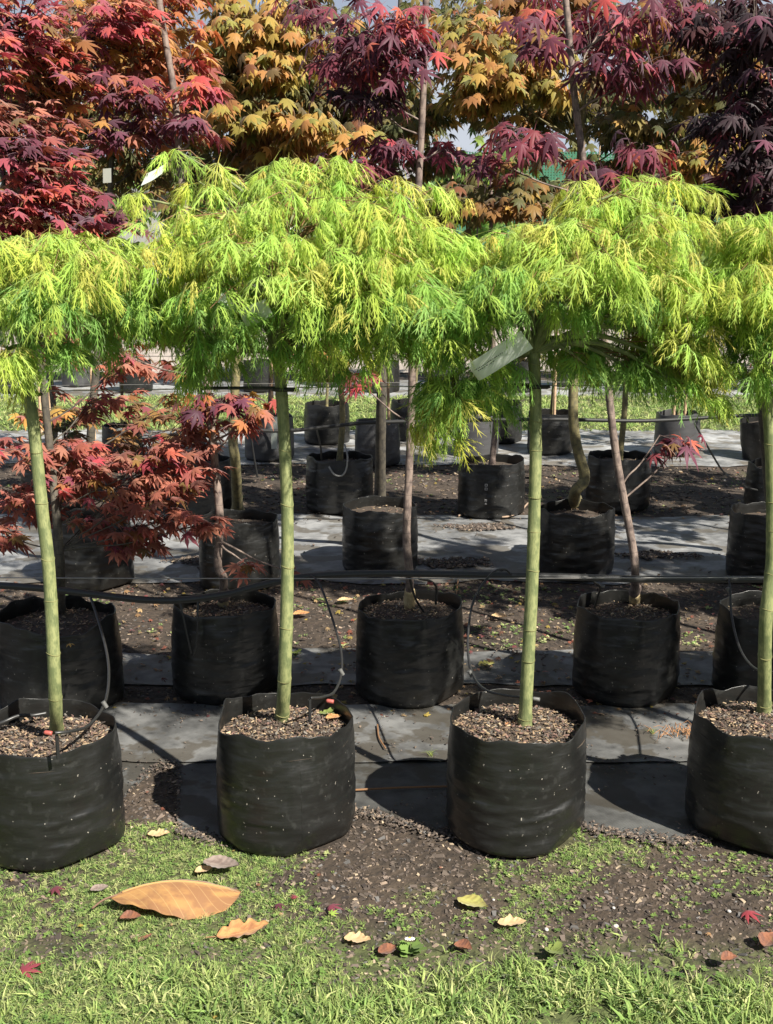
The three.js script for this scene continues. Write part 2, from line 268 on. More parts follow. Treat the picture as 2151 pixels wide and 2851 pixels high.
// o: {name,label,category,group, seed, trunk:[points], r0, r1, mat, rings, kind, size, per, pick, weep, lobes:[[centre, rx, ry, rz, twigs, palette]...]}
function tree(o) {
  seed(o.seed);
  const base = V(o.trunk[0]), t = thing(o.name, o.label, 'tree', o.trunk[0], o.group), loc = p => (Array.isArray(p) ? V(p) : p).clone().sub(base);
  const tp = o.trunk.map(loc), curve = new THREE.CatmullRomCurve3(tp, false, 'catmullrom', 0.5), ph = rr(0, 9);
  const L = curve.getLength();
  const nodes = []; for (let s = 0.05; s < L; s += rr(0.08, 0.19)) nodes.push(s / L);
  mesh('trunk', tube(tp, u => lerp(o.r0, o.r1, Math.pow(u, 0.85)) * (1 + 0.35 * Math.exp(-u * L / 0.025)), Math.round(L / 0.012), 14, (u, f) => { let b = 1 + 0.035 * N(u * L * 9, f, ph) + 0.04 * N(u * L * 3, Math.cos(f), ph); for (const n of nodes) b += (o.rings ?? 0.09) * 0.75 * Math.exp(-(((u - n) * L / 0.006) ** 2)); if (o.knob) for (const [kz, kr] of o.knob) b += kr * Math.exp(-(((u * L - kz) / 0.028) ** 2)) * (1 + 0.5 * Math.sin(f * 2 + 1)); return b; }), o.mat, t);
  if (o.scars) for (const n of nodes) { const c = curve.getPointAt(n), T = curve.getTangentAt(n), rn = lerp(o.r0, o.r1, Math.pow(n, 0.85)) * (1 + 0.35 * Math.exp(-n * L / 0.025)), ax = V(1, 0, 0).addScaledVector(T, -T.x).normalize(), bx = new THREE.Vector3().crossVectors(T, ax), k0 = rr(0, 6.28), lp = []; for (let k = 0; k <= 16; k++) { const f = k / 16 * 6.2832 + k0; lp.push(c.clone().addScaledVector(ax, Math.cos(f) * rn * 1.07).addScaledVector(bx, Math.sin(f) * rn * 1.07).addScaledVector(T, 0.002 * Math.sin(f * 2) + 0.003 * Math.sin(f + k0))); } mesh('leaf_scar', tube(lp, () => 0.0008, 24, 4, u => 0.5 + Math.abs(Math.sin(u * 6.28 + k0)) * 0.8), bark.scar, t); }
  if (o.graft) { // pale graft wood low on the stem
    const g = curve.getPointAt(o.graft / L), g0 = curve.getPointAt(0.002); mesh('graft_union', tube([g0, curve.getPointAt(o.graft / L * 0.5), g], u => o.r0 * (1.16 + 0.22 * Math.sin(u * 3.1)), 12, 12, (u, f) => 1 + 0.08 * N(u * 4, f, ph)), bark.graft, t);
  }
  const leaves = [], twigs = [], top = tp[tp.length - 1];
  for (const [c, rx, ry, rz, n, pal, att] of o.lobes) {
    const lc = loc(c);
    let a;
    if (o.weep) a = att !== undefined ? curve.getPointAt(att) : top.clone();
    else { const want = lc.y - 0.45 * Math.hypot(lc.x - top.x, lc.z - top.z) - ry * 0.3; let bt = 1, bd = 9; for (let u = 0.15; u <= 1; u += 0.02) { const p = curve.getPointAt(u), d = Math.abs(p.y - want); if (d < bd) { bd = d; bt = u; } } a = curve.getPointAt(bt); }
    const d = a.distanceTo(lc), mid = a.clone().lerp(lc, 0.5); mid.y += o.weep ? Math.max(0.04, 0.16 * d) : -0.04 * d; if (o.weep && lc.y > a.y) mid.add(V((a.x - lc.x) * 0.25, 0.05, 0));
    const q1 = a.clone().lerp(mid, 0.5).add(V(rr(-0.02, 0.02), o.weep ? 0.05 * d : 0, rr(-0.02, 0.02)));
    const lim = new THREE.CatmullRomCurve3([a, q1, mid, lc.clone().add(V(0, o.weep ? ry * 0.3 : 0, 0))]);
    const lr = (o.limb ?? 0.5) * o.r1;
    if (d > 0.05) mesh('branch', tube(lim.points, u => lerp(lr, 0.0022, u), 14, 6, (u, f) => 1 + 0.12 * N(u * 8, f, ph)), o.limbMat ?? o.mat, t);
    for (let k = Math.max(1, Math.round(n * (o.dense ?? 1))); k > 0; k--) {
      let v; do v = V(rr(-1, 1), rr(-1, 1), rr(-1, 1)); while (v.lengthSq() > 1 || v.lengthSq() < 0.05);
      v.multiplyScalar(Math.pow(v.length(), -0.35));
      const tip = lc.clone().add(V(v.x * rx, v.y * ry, v.z * rz)), s = lim.getPointAt(rr(0.55, 1)), mid2 = s.clone().lerp(tip, 0.55); mid2.y += (o.weep ? 0.22 : 0.08) * s.distanceTo(tip);
      stick(s, mid2, tip, 0.0022, 0.0009, twigs);
      const out = Math.atan2(tip.x - s.x, tip.z - s.z);
      for (let m = 0; m < o.per; m++) {
        const u = 1 - m / o.per * (o.weep ? 0.75 : 0.9), p = u > 0.5 ? mid2.clone().lerp(tip, (u - 0.5) * 2) : s.clone().lerp(mid2, u * 2);
        const yaw = o.yaw ? o.yaw + rr(-1.0, 1.0) : out + (m === 0 ? rr(-0.4, 0.4) : (m % 2 ? 1 : -1) * rr(0.5, 1.4)), S = o.size * rr(o.weep ? 0.55 : 0.7, 1.2), pet = S * 0.5;
        p.add(V(Math.sin(yaw) * pet, o.weep ? rr(-0.01, 0.01) : rr(-0.02, 0.012), Math.cos(yaw) * pet));
        const pitch = o.weep ? rr(-0.45, 0.6) : rr(o.tilt?.[0] ?? 0.25, o.tilt?.[1] ?? 1.05);
        leaves.push({ p, m: mat4(p, yaw, pitch, rr(-0.6, 0.6), S), pal: o.mix && R() < 0.28 ? o.mix[Math.floor(R() * o.mix.length)] : pal, ci: Math.floor(R() * 6), g: Math.floor(R() * LEAF[o.kind].length), j: rr(0.8, 1.22), j2: rr(0.85, 1.15) });
      }
    }
  }
  if (twigs.length) mesh('twigs', mergeGeometries(twigs), o.twigMat ?? bark.twigDark, t).userData.kind = 'stuff';
  for (const l of leaves) { const w = l.p.clone().add(base); l.d = frustum.containsPoint(w) ? w.distanceTo(camera.position) : 99; }
  leaves.sort((x, y) => x.d - y.d);
  let k = 0; for (; k < Math.min(o.pick ?? 300, leaves.length) && leaves[k].d < 90; k++) { const l = leaves[k], m = mesh('leaf', LEAF[o.kind][l.g], leafMat[l.pal][l.ci], t); l.m.decompose(m.position, m.quaternion, m.scale); }
  const rest = leaves.slice(k);
  for (let g = 0; g < LEAF[o.kind].length; g++) { const li = rest.filter(l => l.g === g).map(l => { const c = PAL[l.pal][l.ci]; return { m: l.m, c: [c[0] * l.j * l.j2, c[1] * l.j, c[2] * l.j] }; }); if (li.length) instanced('foliage', LEAF[o.kind][g], o.kind === 'lace' ? laceWhite : leafWhite, li, t); }
  return t;
}

// ---------------------------------------------------------------- planter bags
const bagTex = (() => {
  const n = 1024, a = field(n, 5, 7, 201), b = field(n, 48, 3, 207), c = field(n, 16, 6, 211), d = new Float32Array(n * n), r = mulberry(77);
  for (let s = 0; s < 260; s++) { const x = r() * n, y = r() * n, l = 0.5 + r() * r() * r() * 5, w = 0.5 + r() * 0.7, f = r() * 3.14, v = 0.25 + 0.75 * r(); for (let t = -l; t <= l; t += 0.5) for (let e = -w; e <= w; e += 0.5) { const i = ((x + Math.cos(f) * t - Math.sin(f) * e + n) | 0) % n, j = ((y + Math.sin(f) * t + Math.cos(f) * e + n) | 0) % n; d[j * n + i] = Math.max(d[j * n + i], v); } }
  const map = dataTex(n, n, (i, j) => { const k = j * n + i, film = sm(c[k], 0.47, 0.70), v = 0.006 + 0.004 * (a[k] - 0.3) + 0.002 * film * b[k] + 0.008 * sm(b[k], 0.62, 0.8); return [v + d[k] * 0.34, v * 1.02 + d[k] * 0.31, v * 0.94 + d[k] * 0.26]; }, [1, 1]);
  const bump = dataTex(n, n, (i, j) => { const k = j * n + i, k2 = j * n + ((i / 4) | 0), v = 0.5 * a[k2] + 0.35 * b[k2] + 0.15 * a[k]; return [v, v, v]; }, [1, 1], false);
  const rough = dataTex(n, n, (i, j) => { const k = j * n + i, v = 0.33 + 0.10 * sm(c[k], 0.42, 0.7) + 0.12 * (b[k] - 0.5) + 0.3 * d[k]; return [v, v, v]; }, [1, 1], false);
  return { map, bump, rough };
})();
const bagMat = new THREE.MeshStandardMaterial({ map: bagTex.map, bumpMap: bagTex.bump, bumpScale: 0.006, roughnessMap: bagTex.rough, roughness: 1, side: THREE.DoubleSide });
const rimMat = std([0.035, 0.035, 0.034], { roughness: 0.38 });
const soilMat = std([0.055, 0.040, 0.028], { roughness: 0.95 });
const chipGeo = (() => { const out = []; for (let v = 0; v < 3; v++) { const r = mulberry(300 + v), g = new THREE.BoxGeometry(1, 0.28, 0.5).toNonIndexed(); const m = mergeVertices(new THREE.BoxGeometry(1, 0.28, 0.5).deleteAttribute('normal').deleteAttribute('uv')); const p = m.attributes.position; for (let i = 0; i < p.count; i++) p.setXYZ(i, p.getX(i) * (0.6 + 0.6 * r()), p.getY(i) * (0.5 + r()), p.getZ(i) * (0.5 + 0.9 * r())); const q = m.toNonIndexed(); q.computeVertexNormals(); out.push(q); } return out; })();
const chipMat = std([1, 1, 1], { roughness: 0.92 });
const chipDyes = [[0.12, 0.085, 0.06], [0.22, 0.15, 0.09], [0.07, 0.05, 0.04], [0.32, 0.24, 0.15], [0.15, 0.09, 0.07], [0.14, 0.125, 0.105], [0.045, 0.035, 0.03]];
function chips(name, list, parent) { for (let v = 0; v < 3; v++) { const li = list.filter((_, i) => i % 3 === v); if (li.length) instanced(name, chipGeo[v], chipMat, li, parent); } }
function bagGeometry(o) {
  const { r, h, ph, sides = 88, rows = 40 } = o, P = [], I = [], U = [], soil = h - o.sink;
  const rimH = f => h + (o.rimWave ?? 0.016) * (1.3 * N(Math.cos(f) * 1.4, Math.sin(f) * 1.4, ph) + 0.5 * N(Math.cos(f) * 4, Math.sin(f) * 4, ph + 3)) + (o.peaks ?? []).reduce((a, [an, hh, w]) => { const e = Math.atan2(Math.sin(f - an), Math.cos(f - an)) / w; return a + hh * Math.exp(-e * e); }, 0);
  const poly = f => { const m = o.corners ?? 8, k = Math.PI * 2 / m, x = ((f + ph) % k + k) % k - k / 2; return Math.cos(k / 2 * 0.72) / Math.cos(x * 0.72); };
  const wall = (f, y, inner) => {
    const v = y / h; let R0 = r * (1 + 0.022 * N(Math.cos(f) * 1.2, Math.sin(f) * 1.2 + v * 0.8, ph) + 0.016 * Math.sin(f * 2 + ph));
    R0 *= lerp(1.0, poly(f), sm(v, 0.65, 1) * 0.9 + 0.1);
    R0 *= 1 - 0.05 * Math.pow(Math.max(0, 1 - v / 0.06), 2) + 0.012 * Math.sin(v * 3.1) + 0.022 * (1 - v);
    const cf = Math.cos(f), sf = Math.sin(f), cr = (v - 0.42 - 0.06 * N(cf * 1.5, sf * 1.5, ph)) / 0.03;
    let crease = 0; if (o.crease) { const [ca, cv, cw, camp, slope] = o.crease, df = Math.atan2(Math.sin(f - ca), Math.cos(f - ca)), e = (v - cv - slope * df) / 0.016; crease = camp * Math.exp(-e * e) * Math.exp(-((df / cw) ** 2)) * (e > 0 ? 1 : 0.8) - camp * 0.6 * Math.exp(-((e - 2.2) ** 2)) * Math.exp(-((df / cw) ** 2)); }
    const wr = crease + 0.0042 * N(cf * 2 + ph, v * 9, sf * 2) * (1.3 - v) + 0.0026 * N(cf * 4.5 + ph, v * 24, sf * 4.5) * (1.25 - 0.6 * v) + 0.0035 * Math.exp(-cr * cr) * sm(N(cf * 0.9, sf * 0.9, ph + 4), 0, 0.4);
    const x = Math.cos(f) * (R0 + wr - inner), z = Math.sin(f) * (R0 + wr - inner); return [x, y, z];
  };
  const fold = p => { // the flat-folded base leaves slanting corners
    for (let k = 0; k < 4; k++) { const a = (o.turn ?? 0.6) + k * Math.PI / 2, n = [Math.cos(a) * 0.90, -0.435, Math.sin(a) * 0.90], d = r * (k === 0 ? 0.74 : 0.88), e = p[0] * n[0] + p[1] * n[1] + p[2] * n[2] - d; if (e > 0) { p[0] -= n[0] * e * 0.97; p[2] -= n[2] * e * 0.97; } } return p; };
  const ring = (arr) => { const q0 = P.length / 3; for (const a of arr) P.push(...a); return q0; };
  const put = (y, inner, last, v) => { const a = []; for (let j = 0; j <= sides; j++) { const f = j / sides * 2 * Math.PI, yy = typeof y === 'function' ? y(f) : y; a.push(fold(wall(f, yy, inner))); U.push(f * r * 1.0 + ph, v ?? yy); } const q = ring(a); if (last !== null) for (let j = 0; j < sides; j++) I.push(last + j, q + j, last + j + 1, last + j + 1, q + j, q + j + 1); return q; };
  let q = null;
  for (let i = 0; i <= rows; i++) { const u = i / rows; q = put(i === 0 ? 0.001 : i < rows * 0.85 ? u * h : f => lerp(0.85 * h, rimH(f), (u - 0.85) / 0.15), 0, q, u * h); }
  q = put(f => rimH(f) + 0.0015, 0.0015, q); q = put(rimH, 0.004, q); q = put(f => rimH(f) - 0.02, 0.005, q); put(soil - 0.012, 0.006, q);
  const c = P.length / 3; P.push(0, 0.0008, 0); U.push(0, 0); for (let j = 0; j < sides; j++) I.push(c, j, j + 1); // base
  return geoFrom(P, I, null, U);
}
function bag(o) { // {pos:[x,z], r, h, label, group, seed, chips}
  seed(o.seed); const gy = groundY(o.pos[0], o.pos[1]) + 0.012, ph = o.seed * 1.37 % 6.2;
  o = { r: 0.203, h: 0.35, sink: 0.055, chips: 0, ...o, ph };
  const t = thing('planter_bag', o.label, 'planter bag', [o.pos[0], gy, o.pos[1]], o.group); t.rotation.y = o.yaw ?? 0; if (o.lean) t.rotation.z = o.lean;
  mesh('bag_wall', bagGeometry(o), o.mat ?? bagMat, t);
  const s = [], si = [], n = 40; s.push(0, o.h - o.sink + 0.012, 0); // soil: shallow heap
  for (let k = 1; k <= 5; k++) for (let j = 0; j < n; j++) { const f = j / n * 6.2832, rad = o.r * 0.975 * k / 5; s.push(Math.cos(f) * rad, o.h - o.sink + 0.012 * (1 - (k / 5) ** 2) + 0.006 * N(Math.cos(f) * k, Math.sin(f) * k, ph), Math.sin(f) * rad); const q = 1 + (k - 1) * n + j, q2 = 1 + (k - 1) * n + (j + 1) % n; if (k === 1) si.push(0, q2, q); else si.push(q - n, q2 - n, q, q2 - n, q2, q); }
  const soil = mesh('soil', geoFrom(s, si), soilMat, t);
  if (o.chips) { const li = []; for (let k = 0; k < o.chips; k++) { const f = rr(0, 6.28), rad = Math.sqrt(R()) * (o.r - 0.016), S = rr(0.004, 0.016), c = chipDyes[Math.floor(R() * 7)], b = rr(0.7, 1.35); li.push({ m: mat4(V(Math.cos(f) * rad, o.h - o.sink + 0.014 * (1 - (rad / o.r) ** 2) + rr(0, 0.010), Math.sin(f) * rad), rr(0, 6.28), rr(-0.5, 0.5), rr(-0.5, 0.5), V(S, S * rr(0.3, 0.7), S * rr(0.35, 0.9))), c: c.map(x => x * b) }); } chips('mulch', li, soil); }
  return t;
}

// ---------------------------------------------------------------- planter bags, row by row from the front
const gFront = 'planter bags of the front row', gSecond = 'planter bags of the second row', gThird = 'planter bags of the third row', gFourth = 'planter bags of the fourth row';
bag({ seed: 1, pos: [-0.995, -3.255], r: 0.206, h: 0.352, sink: 0.05, turn: 0.75, crease: [1.2, 0.22, 0.5, 0.004, 0.12], chips: 2000, peaks: [[-2.2, 0.02, 0.5]], group: gFront, label: 'front row black planter bag cut by the left edge, red drip stake in its mulch' });
bag({ seed: 2, pos: [-0.303, -3.339], r: 0.204, h: 0.352, sink: 0.055, turn: 0.9, crease: [1.9, 0.30, 0.5, 0.004, 0.05], chips: 1900, peaks: [[3.5, 0.03, 0.25], [-0.9, 0.012, 0.2]], corners: 7, group: gFront, label: 'front row black planter bag behind the big curled tan leaf' });
bag({ seed: 3, pos: [0.389, -3.328], r: 0.207, h: 0.352, sink: 0.05, turn: 0.62, chips: 1900, peaks: [[-0.5, 0.018, 0.35]], crease: [1.25, 0.36, 0.35, 0.007, -0.10], corners: 9, group: gFront, label: 'front row black planter bag with a shiny crease across its front' });
bag({ seed: 4, pos: [1.135, -3.357], r: 0.212, h: 0.352, sink: 0.045, turn: 2.2, chips: 1700, peaks: [[3.9, 0.025, 0.3]], group: gFront, label: 'front row black planter bag cut by the right edge' });
bag({ seed: 5, pos: [-1.25, -4.33], r: 0.226, h: 0.352, sink: 0.05, chips: 700, rimWave: 0.03, group: gSecond, label: 'slumped black planter bag behind the leftmost green trunk, its rim folded over' });
bag({ seed: 6, pos: [-0.632, -4.473], r: 0.203, chips: 900, group: gSecond, label: 'second row black planter bag with a tube looped over its rim, left of centre' });
bag({ seed: 7, pos: [0.091, -4.455], r: 0.209, sink: 0.045, chips: 900, group: gSecond, label: 'black planter bag with pale mulch between the two middle front trunks' });
bag({ seed: 8, pos: [0.944, -4.467], r: 0.204, chips: 800, group: gSecond, label: 'second row black planter bag right of the third green front trunk' });
bag({ seed: 9, pos: [1.50, -4.425], r: 0.207, chips: 200, group: gSecond, label: 'second row black planter bag half hidden by the right edge trunk' });
bag({ seed: 10, pos: [-1.528, -6.009], r: 0.20, chips: 120, group: gThird, label: 'third row black planter bag on the grey mat under rust red leaves' });
bag({ seed: 11, pos: [-0.76, -5.977], r: 0.203, chips: 120, group: gThird, label: 'third row black planter bag holding a thick olive green trunk' });
bag({ seed: 12, pos: [-0.036, -6.276], r: 0.204, chips: 120, corners: 6, group: gThird, label: 'third row black planter bag with a straight dark trunk, in the middle' });
bag({ seed: 13, pos: [1.01, -6.196], r: 0.203, chips: 160, group: gThird, label: 'third row black planter bag holding the crooked knobbly trunk' });
bag({ seed: 14, pos: [2.03, -6.14], r: 0.207, chips: 80, rimWave: 0.025, group: gThird, label: 'third row black planter bag on the grey mat at the right edge' });
bag({ seed: 15, pos: [-0.31, -7.77], r: 0.216, chips: 120, corners: 6, group: gFourth, label: 'fourth row black planter bag with a white tube hanging over its front' });
const printedBag = bag({ seed: 16, pos: [0.682, -7.616], r: 0.214, chips: 80, group: gFourth, label: 'fourth row black planter bag with small pale print on its side' });
{ // faded white print running up the bag side
  const inkMat = std([0.42, 0.42, 0.41], { roughness: 0.7 }), bar = (x, y, w, h) => new THREE.BoxGeometry(w, h, 0.0015).translate(x, y, 0);
  const glyph = (y, bars) => { const p = mesh('letter', mergeGeometries(bars.map(b => bar(...b))), inkMat, printedBag); p.position.set(-0.052, y, 0.2175); p.rotation.y = -0.235; };
  const ring = [[-0.007, 0, 0.003, 0.016], [0.007, 0, 0.003, 0.016], [0, 0.0065, 0.0115, 0.003], [0, -0.0065, 0.0115, 0.003]];
  for (const y of [0.225, 0.20]) glyph(y, ring);
  glyph(0.125, [[0, 0.007, 0.014, 0.003], [-0.005, 0, 0.003, 0.014], [0.005, 0, 0.003, 0.014]]); glyph(0.103, [[0, 0, 0.014, 0.003], [0, 0.004, 0.003, 0.008]]);
}
bag({ seed: 17, pos: [1.548, -7.823], r: 0.212, chips: 80, group: gFourth, label: 'fourth row black planter bag behind the crooked knobbly trunk' });
bag({ seed: 18, pos: [2.521, -7.5], r: 0.207, group: gFourth, label: 'fourth row black planter bag at the right edge under the wire' });
bag({ seed: 19, pos: [-1.22, -7.7], r: 0.207, group: gFourth, label: 'fourth row black planter bag hidden among rust red leaves' });
bag({ seed: 20, pos: [-2.15, -7.6], r: 0.207, group: gFourth, label: 'fourth row black planter bag behind the leftmost trunk' });
{ // fifth row: greyer bags on the sunlit mat, then the low pots across the grass strip
  const greyBag = std([0.05, 0.05, 0.052], { roughness: 0.4, bumpMap: bagTex.bump, bumpScale: 0.005 });
  const gF = 'bags of the fifth row', gB = 'small pots beyond the grass strip';
  const five = [[-0.96, -9.667, 0.2, 1, 'grey planter bag carrying a white vertical label, behind the second front trunk'], [-0.526, -10.441, 0.2, 0, 'wide black planter bag standing before the sunlit grass strip'], [-0.072, -9.408, 0.175, 1, 'small grey planter bag behind the straight dark trunk'], [0.23, -10.629, 0.19, 0, 'black planter bag just right of the straight dark trunk, far back'], [0.747, -9.8, 0.18, 1, 'grey planter bag behind the printed fourth row bag'], [1.378, -9.94, 0.19, 0, 'far black planter bag with a pale wooden stake, behind the third front trunk'], [2.424, -9.856, 0.18, 1, 'grey planter bag with two pale stakes above small red leaves'], [-2.05, -9.162, 0.15, 0, 'narrow black pot with a white label, among rust red leaves'], [3.12, -9.6, 0.2, 0, 'far black planter bag leaning beside the right edge trunk'], [1.02, -10.5, 0.18, 0, 'black planter bag far back behind the hanging lime strand']];
  five.forEach(([x, z, r, g, label], i) => bag({ seed: 30 + i, pos: [x, z], r, h: 0.34, sides: 40, rows: 20, mat: g ? greyBag : bagMat, label, group: gF, lean: x > 3 ? 0.18 : 0 }));
  for (let i = 0; i < 13; i++) bag({ seed: 50 + i, pos: [-4.6 + i * 0.76 + (i % 3) * 0.06, -14.1 - (i % 2) * 0.55], r: 0.19, h: 0.36, sides: 36, rows: 16, mat: i % 2 ? greyBag : bagMat, label: `${['first', 'second', 'third', 'fourth', 'fifth', 'sixth', 'seventh', 'eighth', 'ninth', 'tenth', 'eleventh', 'twelfth', 'thirteenth'][i]} plant pot from the left in the far bed beyond the grass strip`, group: gB });
}

// ---------------------------------------------------------------- front row: lime laceleaf maples grafted on tall green stems
const lace = { name: 'laceleaf_maple_tree', kind: 'lace', per: 6, dense: 1.05, size: 0.096, weep: true, mat: bark.green, twigMat: bark.twig, group: 'lime laceleaf maples of the front row', r0: 0.0205, r1: 0.0165, limb: 0.62, rings: 0.10, scars: true };
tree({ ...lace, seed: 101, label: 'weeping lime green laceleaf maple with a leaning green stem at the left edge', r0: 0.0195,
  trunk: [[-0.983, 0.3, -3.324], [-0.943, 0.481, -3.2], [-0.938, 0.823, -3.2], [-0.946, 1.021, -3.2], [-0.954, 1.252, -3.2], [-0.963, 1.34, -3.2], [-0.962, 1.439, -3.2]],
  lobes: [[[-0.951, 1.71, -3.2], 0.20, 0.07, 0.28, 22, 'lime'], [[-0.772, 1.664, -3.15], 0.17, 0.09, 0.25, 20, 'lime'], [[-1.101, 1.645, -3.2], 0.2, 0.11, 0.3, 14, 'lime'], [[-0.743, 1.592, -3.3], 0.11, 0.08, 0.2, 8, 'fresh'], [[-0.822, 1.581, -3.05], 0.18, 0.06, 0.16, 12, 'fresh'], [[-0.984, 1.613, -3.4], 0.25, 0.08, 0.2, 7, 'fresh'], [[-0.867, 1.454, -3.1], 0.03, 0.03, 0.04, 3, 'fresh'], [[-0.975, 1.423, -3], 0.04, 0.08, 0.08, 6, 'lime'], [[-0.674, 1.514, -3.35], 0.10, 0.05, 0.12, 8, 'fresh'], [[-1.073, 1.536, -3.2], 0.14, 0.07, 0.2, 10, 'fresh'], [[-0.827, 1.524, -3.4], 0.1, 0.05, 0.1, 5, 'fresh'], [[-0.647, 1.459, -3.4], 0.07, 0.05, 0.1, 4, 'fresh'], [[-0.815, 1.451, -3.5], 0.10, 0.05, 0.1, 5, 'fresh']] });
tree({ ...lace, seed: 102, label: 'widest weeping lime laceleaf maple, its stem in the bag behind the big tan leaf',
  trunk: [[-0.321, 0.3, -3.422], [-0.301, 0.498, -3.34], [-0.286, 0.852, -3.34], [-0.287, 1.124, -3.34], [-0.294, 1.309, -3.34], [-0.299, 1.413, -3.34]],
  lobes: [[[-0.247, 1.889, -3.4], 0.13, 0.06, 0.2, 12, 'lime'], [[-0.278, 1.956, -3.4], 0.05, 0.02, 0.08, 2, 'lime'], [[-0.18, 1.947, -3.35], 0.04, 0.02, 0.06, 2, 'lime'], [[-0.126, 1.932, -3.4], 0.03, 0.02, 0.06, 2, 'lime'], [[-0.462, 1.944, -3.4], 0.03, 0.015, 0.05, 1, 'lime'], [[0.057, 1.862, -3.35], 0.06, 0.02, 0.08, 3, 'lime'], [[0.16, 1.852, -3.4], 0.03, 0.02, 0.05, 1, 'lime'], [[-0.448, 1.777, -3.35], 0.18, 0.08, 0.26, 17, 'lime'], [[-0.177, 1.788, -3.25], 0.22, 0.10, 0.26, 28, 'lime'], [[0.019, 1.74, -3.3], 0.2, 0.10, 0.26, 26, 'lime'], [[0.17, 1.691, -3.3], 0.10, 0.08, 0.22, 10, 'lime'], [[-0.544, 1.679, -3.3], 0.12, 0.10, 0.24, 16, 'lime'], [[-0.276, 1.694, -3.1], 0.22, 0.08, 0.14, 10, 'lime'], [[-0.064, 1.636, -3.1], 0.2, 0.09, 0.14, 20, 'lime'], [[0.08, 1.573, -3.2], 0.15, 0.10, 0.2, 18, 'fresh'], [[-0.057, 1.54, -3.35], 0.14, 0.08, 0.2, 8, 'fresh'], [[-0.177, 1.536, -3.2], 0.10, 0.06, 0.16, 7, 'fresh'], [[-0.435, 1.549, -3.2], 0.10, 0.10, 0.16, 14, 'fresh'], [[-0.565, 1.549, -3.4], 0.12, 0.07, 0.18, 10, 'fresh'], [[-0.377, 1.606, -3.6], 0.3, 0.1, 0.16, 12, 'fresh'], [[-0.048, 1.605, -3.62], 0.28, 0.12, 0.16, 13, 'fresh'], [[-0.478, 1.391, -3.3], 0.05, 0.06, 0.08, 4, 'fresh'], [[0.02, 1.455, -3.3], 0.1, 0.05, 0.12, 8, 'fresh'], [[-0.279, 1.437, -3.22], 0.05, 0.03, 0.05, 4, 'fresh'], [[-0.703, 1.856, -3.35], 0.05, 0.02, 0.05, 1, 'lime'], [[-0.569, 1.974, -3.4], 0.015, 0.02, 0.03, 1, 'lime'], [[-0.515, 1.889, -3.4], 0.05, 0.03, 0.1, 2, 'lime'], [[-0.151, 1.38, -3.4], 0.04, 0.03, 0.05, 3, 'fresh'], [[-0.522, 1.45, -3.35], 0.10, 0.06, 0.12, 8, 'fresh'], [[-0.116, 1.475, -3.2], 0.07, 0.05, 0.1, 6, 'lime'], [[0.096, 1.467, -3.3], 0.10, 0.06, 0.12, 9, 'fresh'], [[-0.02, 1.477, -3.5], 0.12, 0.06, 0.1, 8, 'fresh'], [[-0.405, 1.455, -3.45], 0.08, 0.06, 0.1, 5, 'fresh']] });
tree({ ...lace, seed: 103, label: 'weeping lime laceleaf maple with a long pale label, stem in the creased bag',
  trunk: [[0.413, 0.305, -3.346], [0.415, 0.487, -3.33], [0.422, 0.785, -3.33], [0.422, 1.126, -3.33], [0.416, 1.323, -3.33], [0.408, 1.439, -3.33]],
  lobes: [[[0.63, 1.82, -3.35], 0.17, 0.05, 0.2, 13, 'lime'], [[0.527, 1.886, -3.35], 0.04, 0.015, 0.05, 2, 'lime'], [[0.696, 1.886, -3.35], 0.04, 0.015, 0.05, 2, 'lime'], [[0.475, 1.74, -3.3], 0.17, 0.07, 0.26, 22, 'lime'], [[0.351, 1.703, -3.3], 0.11, 0.08, 0.24, 13, 'lime'], [[0.683, 1.728, -3.25], 0.16, 0.10, 0.26, 22, 'lime'], [[0.537, 1.659, -3.1], 0.2, 0.08, 0.14, 18, 'lime'], [[0.776, 1.595, -3.25], 0.09, 0.12, 0.2, 18, 'lime'], [[0.3, 1.597, -3.2], 0.10, 0.09, 0.2, 14, 'fresh'], [[0.769, 1.467, -3.3], 0.09, 0.09, 0.16, 12, 'lime'], [[0.611, 1.54, -3.15], 0.15, 0.07, 0.14, 9, 'fresh'], [[0.565, 1.528, -3.55], 0.26, 0.10, 0.16, 10, 'fresh'], [[0.67, 1.605, -3.62], 0.26, 0.10, 0.16, 10, 'lime'], [[0.867, 1.429, -3.3], 0.05, 0.08, 0.08, 7, 'lime'], [[0.888, 1.288, -3.3], 0.025, 0.06, 0.05, 4, 'lime'], [[0.194, 1.463, -3.35], 0.09, 0.09, 0.12, 12, 'fresh'], [[0.163, 1.334, -3.35], 0.06, 0.05, 0.08, 7, 'fresh'], [[0.145, 1.216, -3.35], 0.05, 0.03, 0.05, 5, 'lime'], [[0.312, 1.386, -3.35], 0.08, 0.05, 0.09, 7, 'fresh'], [[0.285, 1.301, -3.4], 0.05, 0.04, 0.06, 5, 'fresh'], [[0.718, 1.38, -3.4], 0.10, 0.05, 0.12, 8, 'fresh'], [[0.835, 1.876, -3.4], 0.05, 0.02, 0.05, 3, 'lime'], [[0.556, 1.391, -3.3], 0.04, 0.04, 0.05, 3, 'fresh'], [[0.735, 1.347, -3.35], 0.07, 0.05, 0.09, 5, 'fresh'], [[0.812, 1.391, -3.3], 0.06, 0.06, 0.09, 6, 'lime'], [[0.561, 1.424, -3.5], 0.12, 0.06, 0.1, 7, 'fresh'], [[0.697, 1.41, -3.5], 0.12, 0.06, 0.1, 7, 'fresh'], [[0.222, 1.518, -3.3], 0.09, 0.06, 0.12, 8, 'fresh'], [[0.161, 1.288, -3.3], 0.05, 0.06, 0.06, 5, 'lime']] });
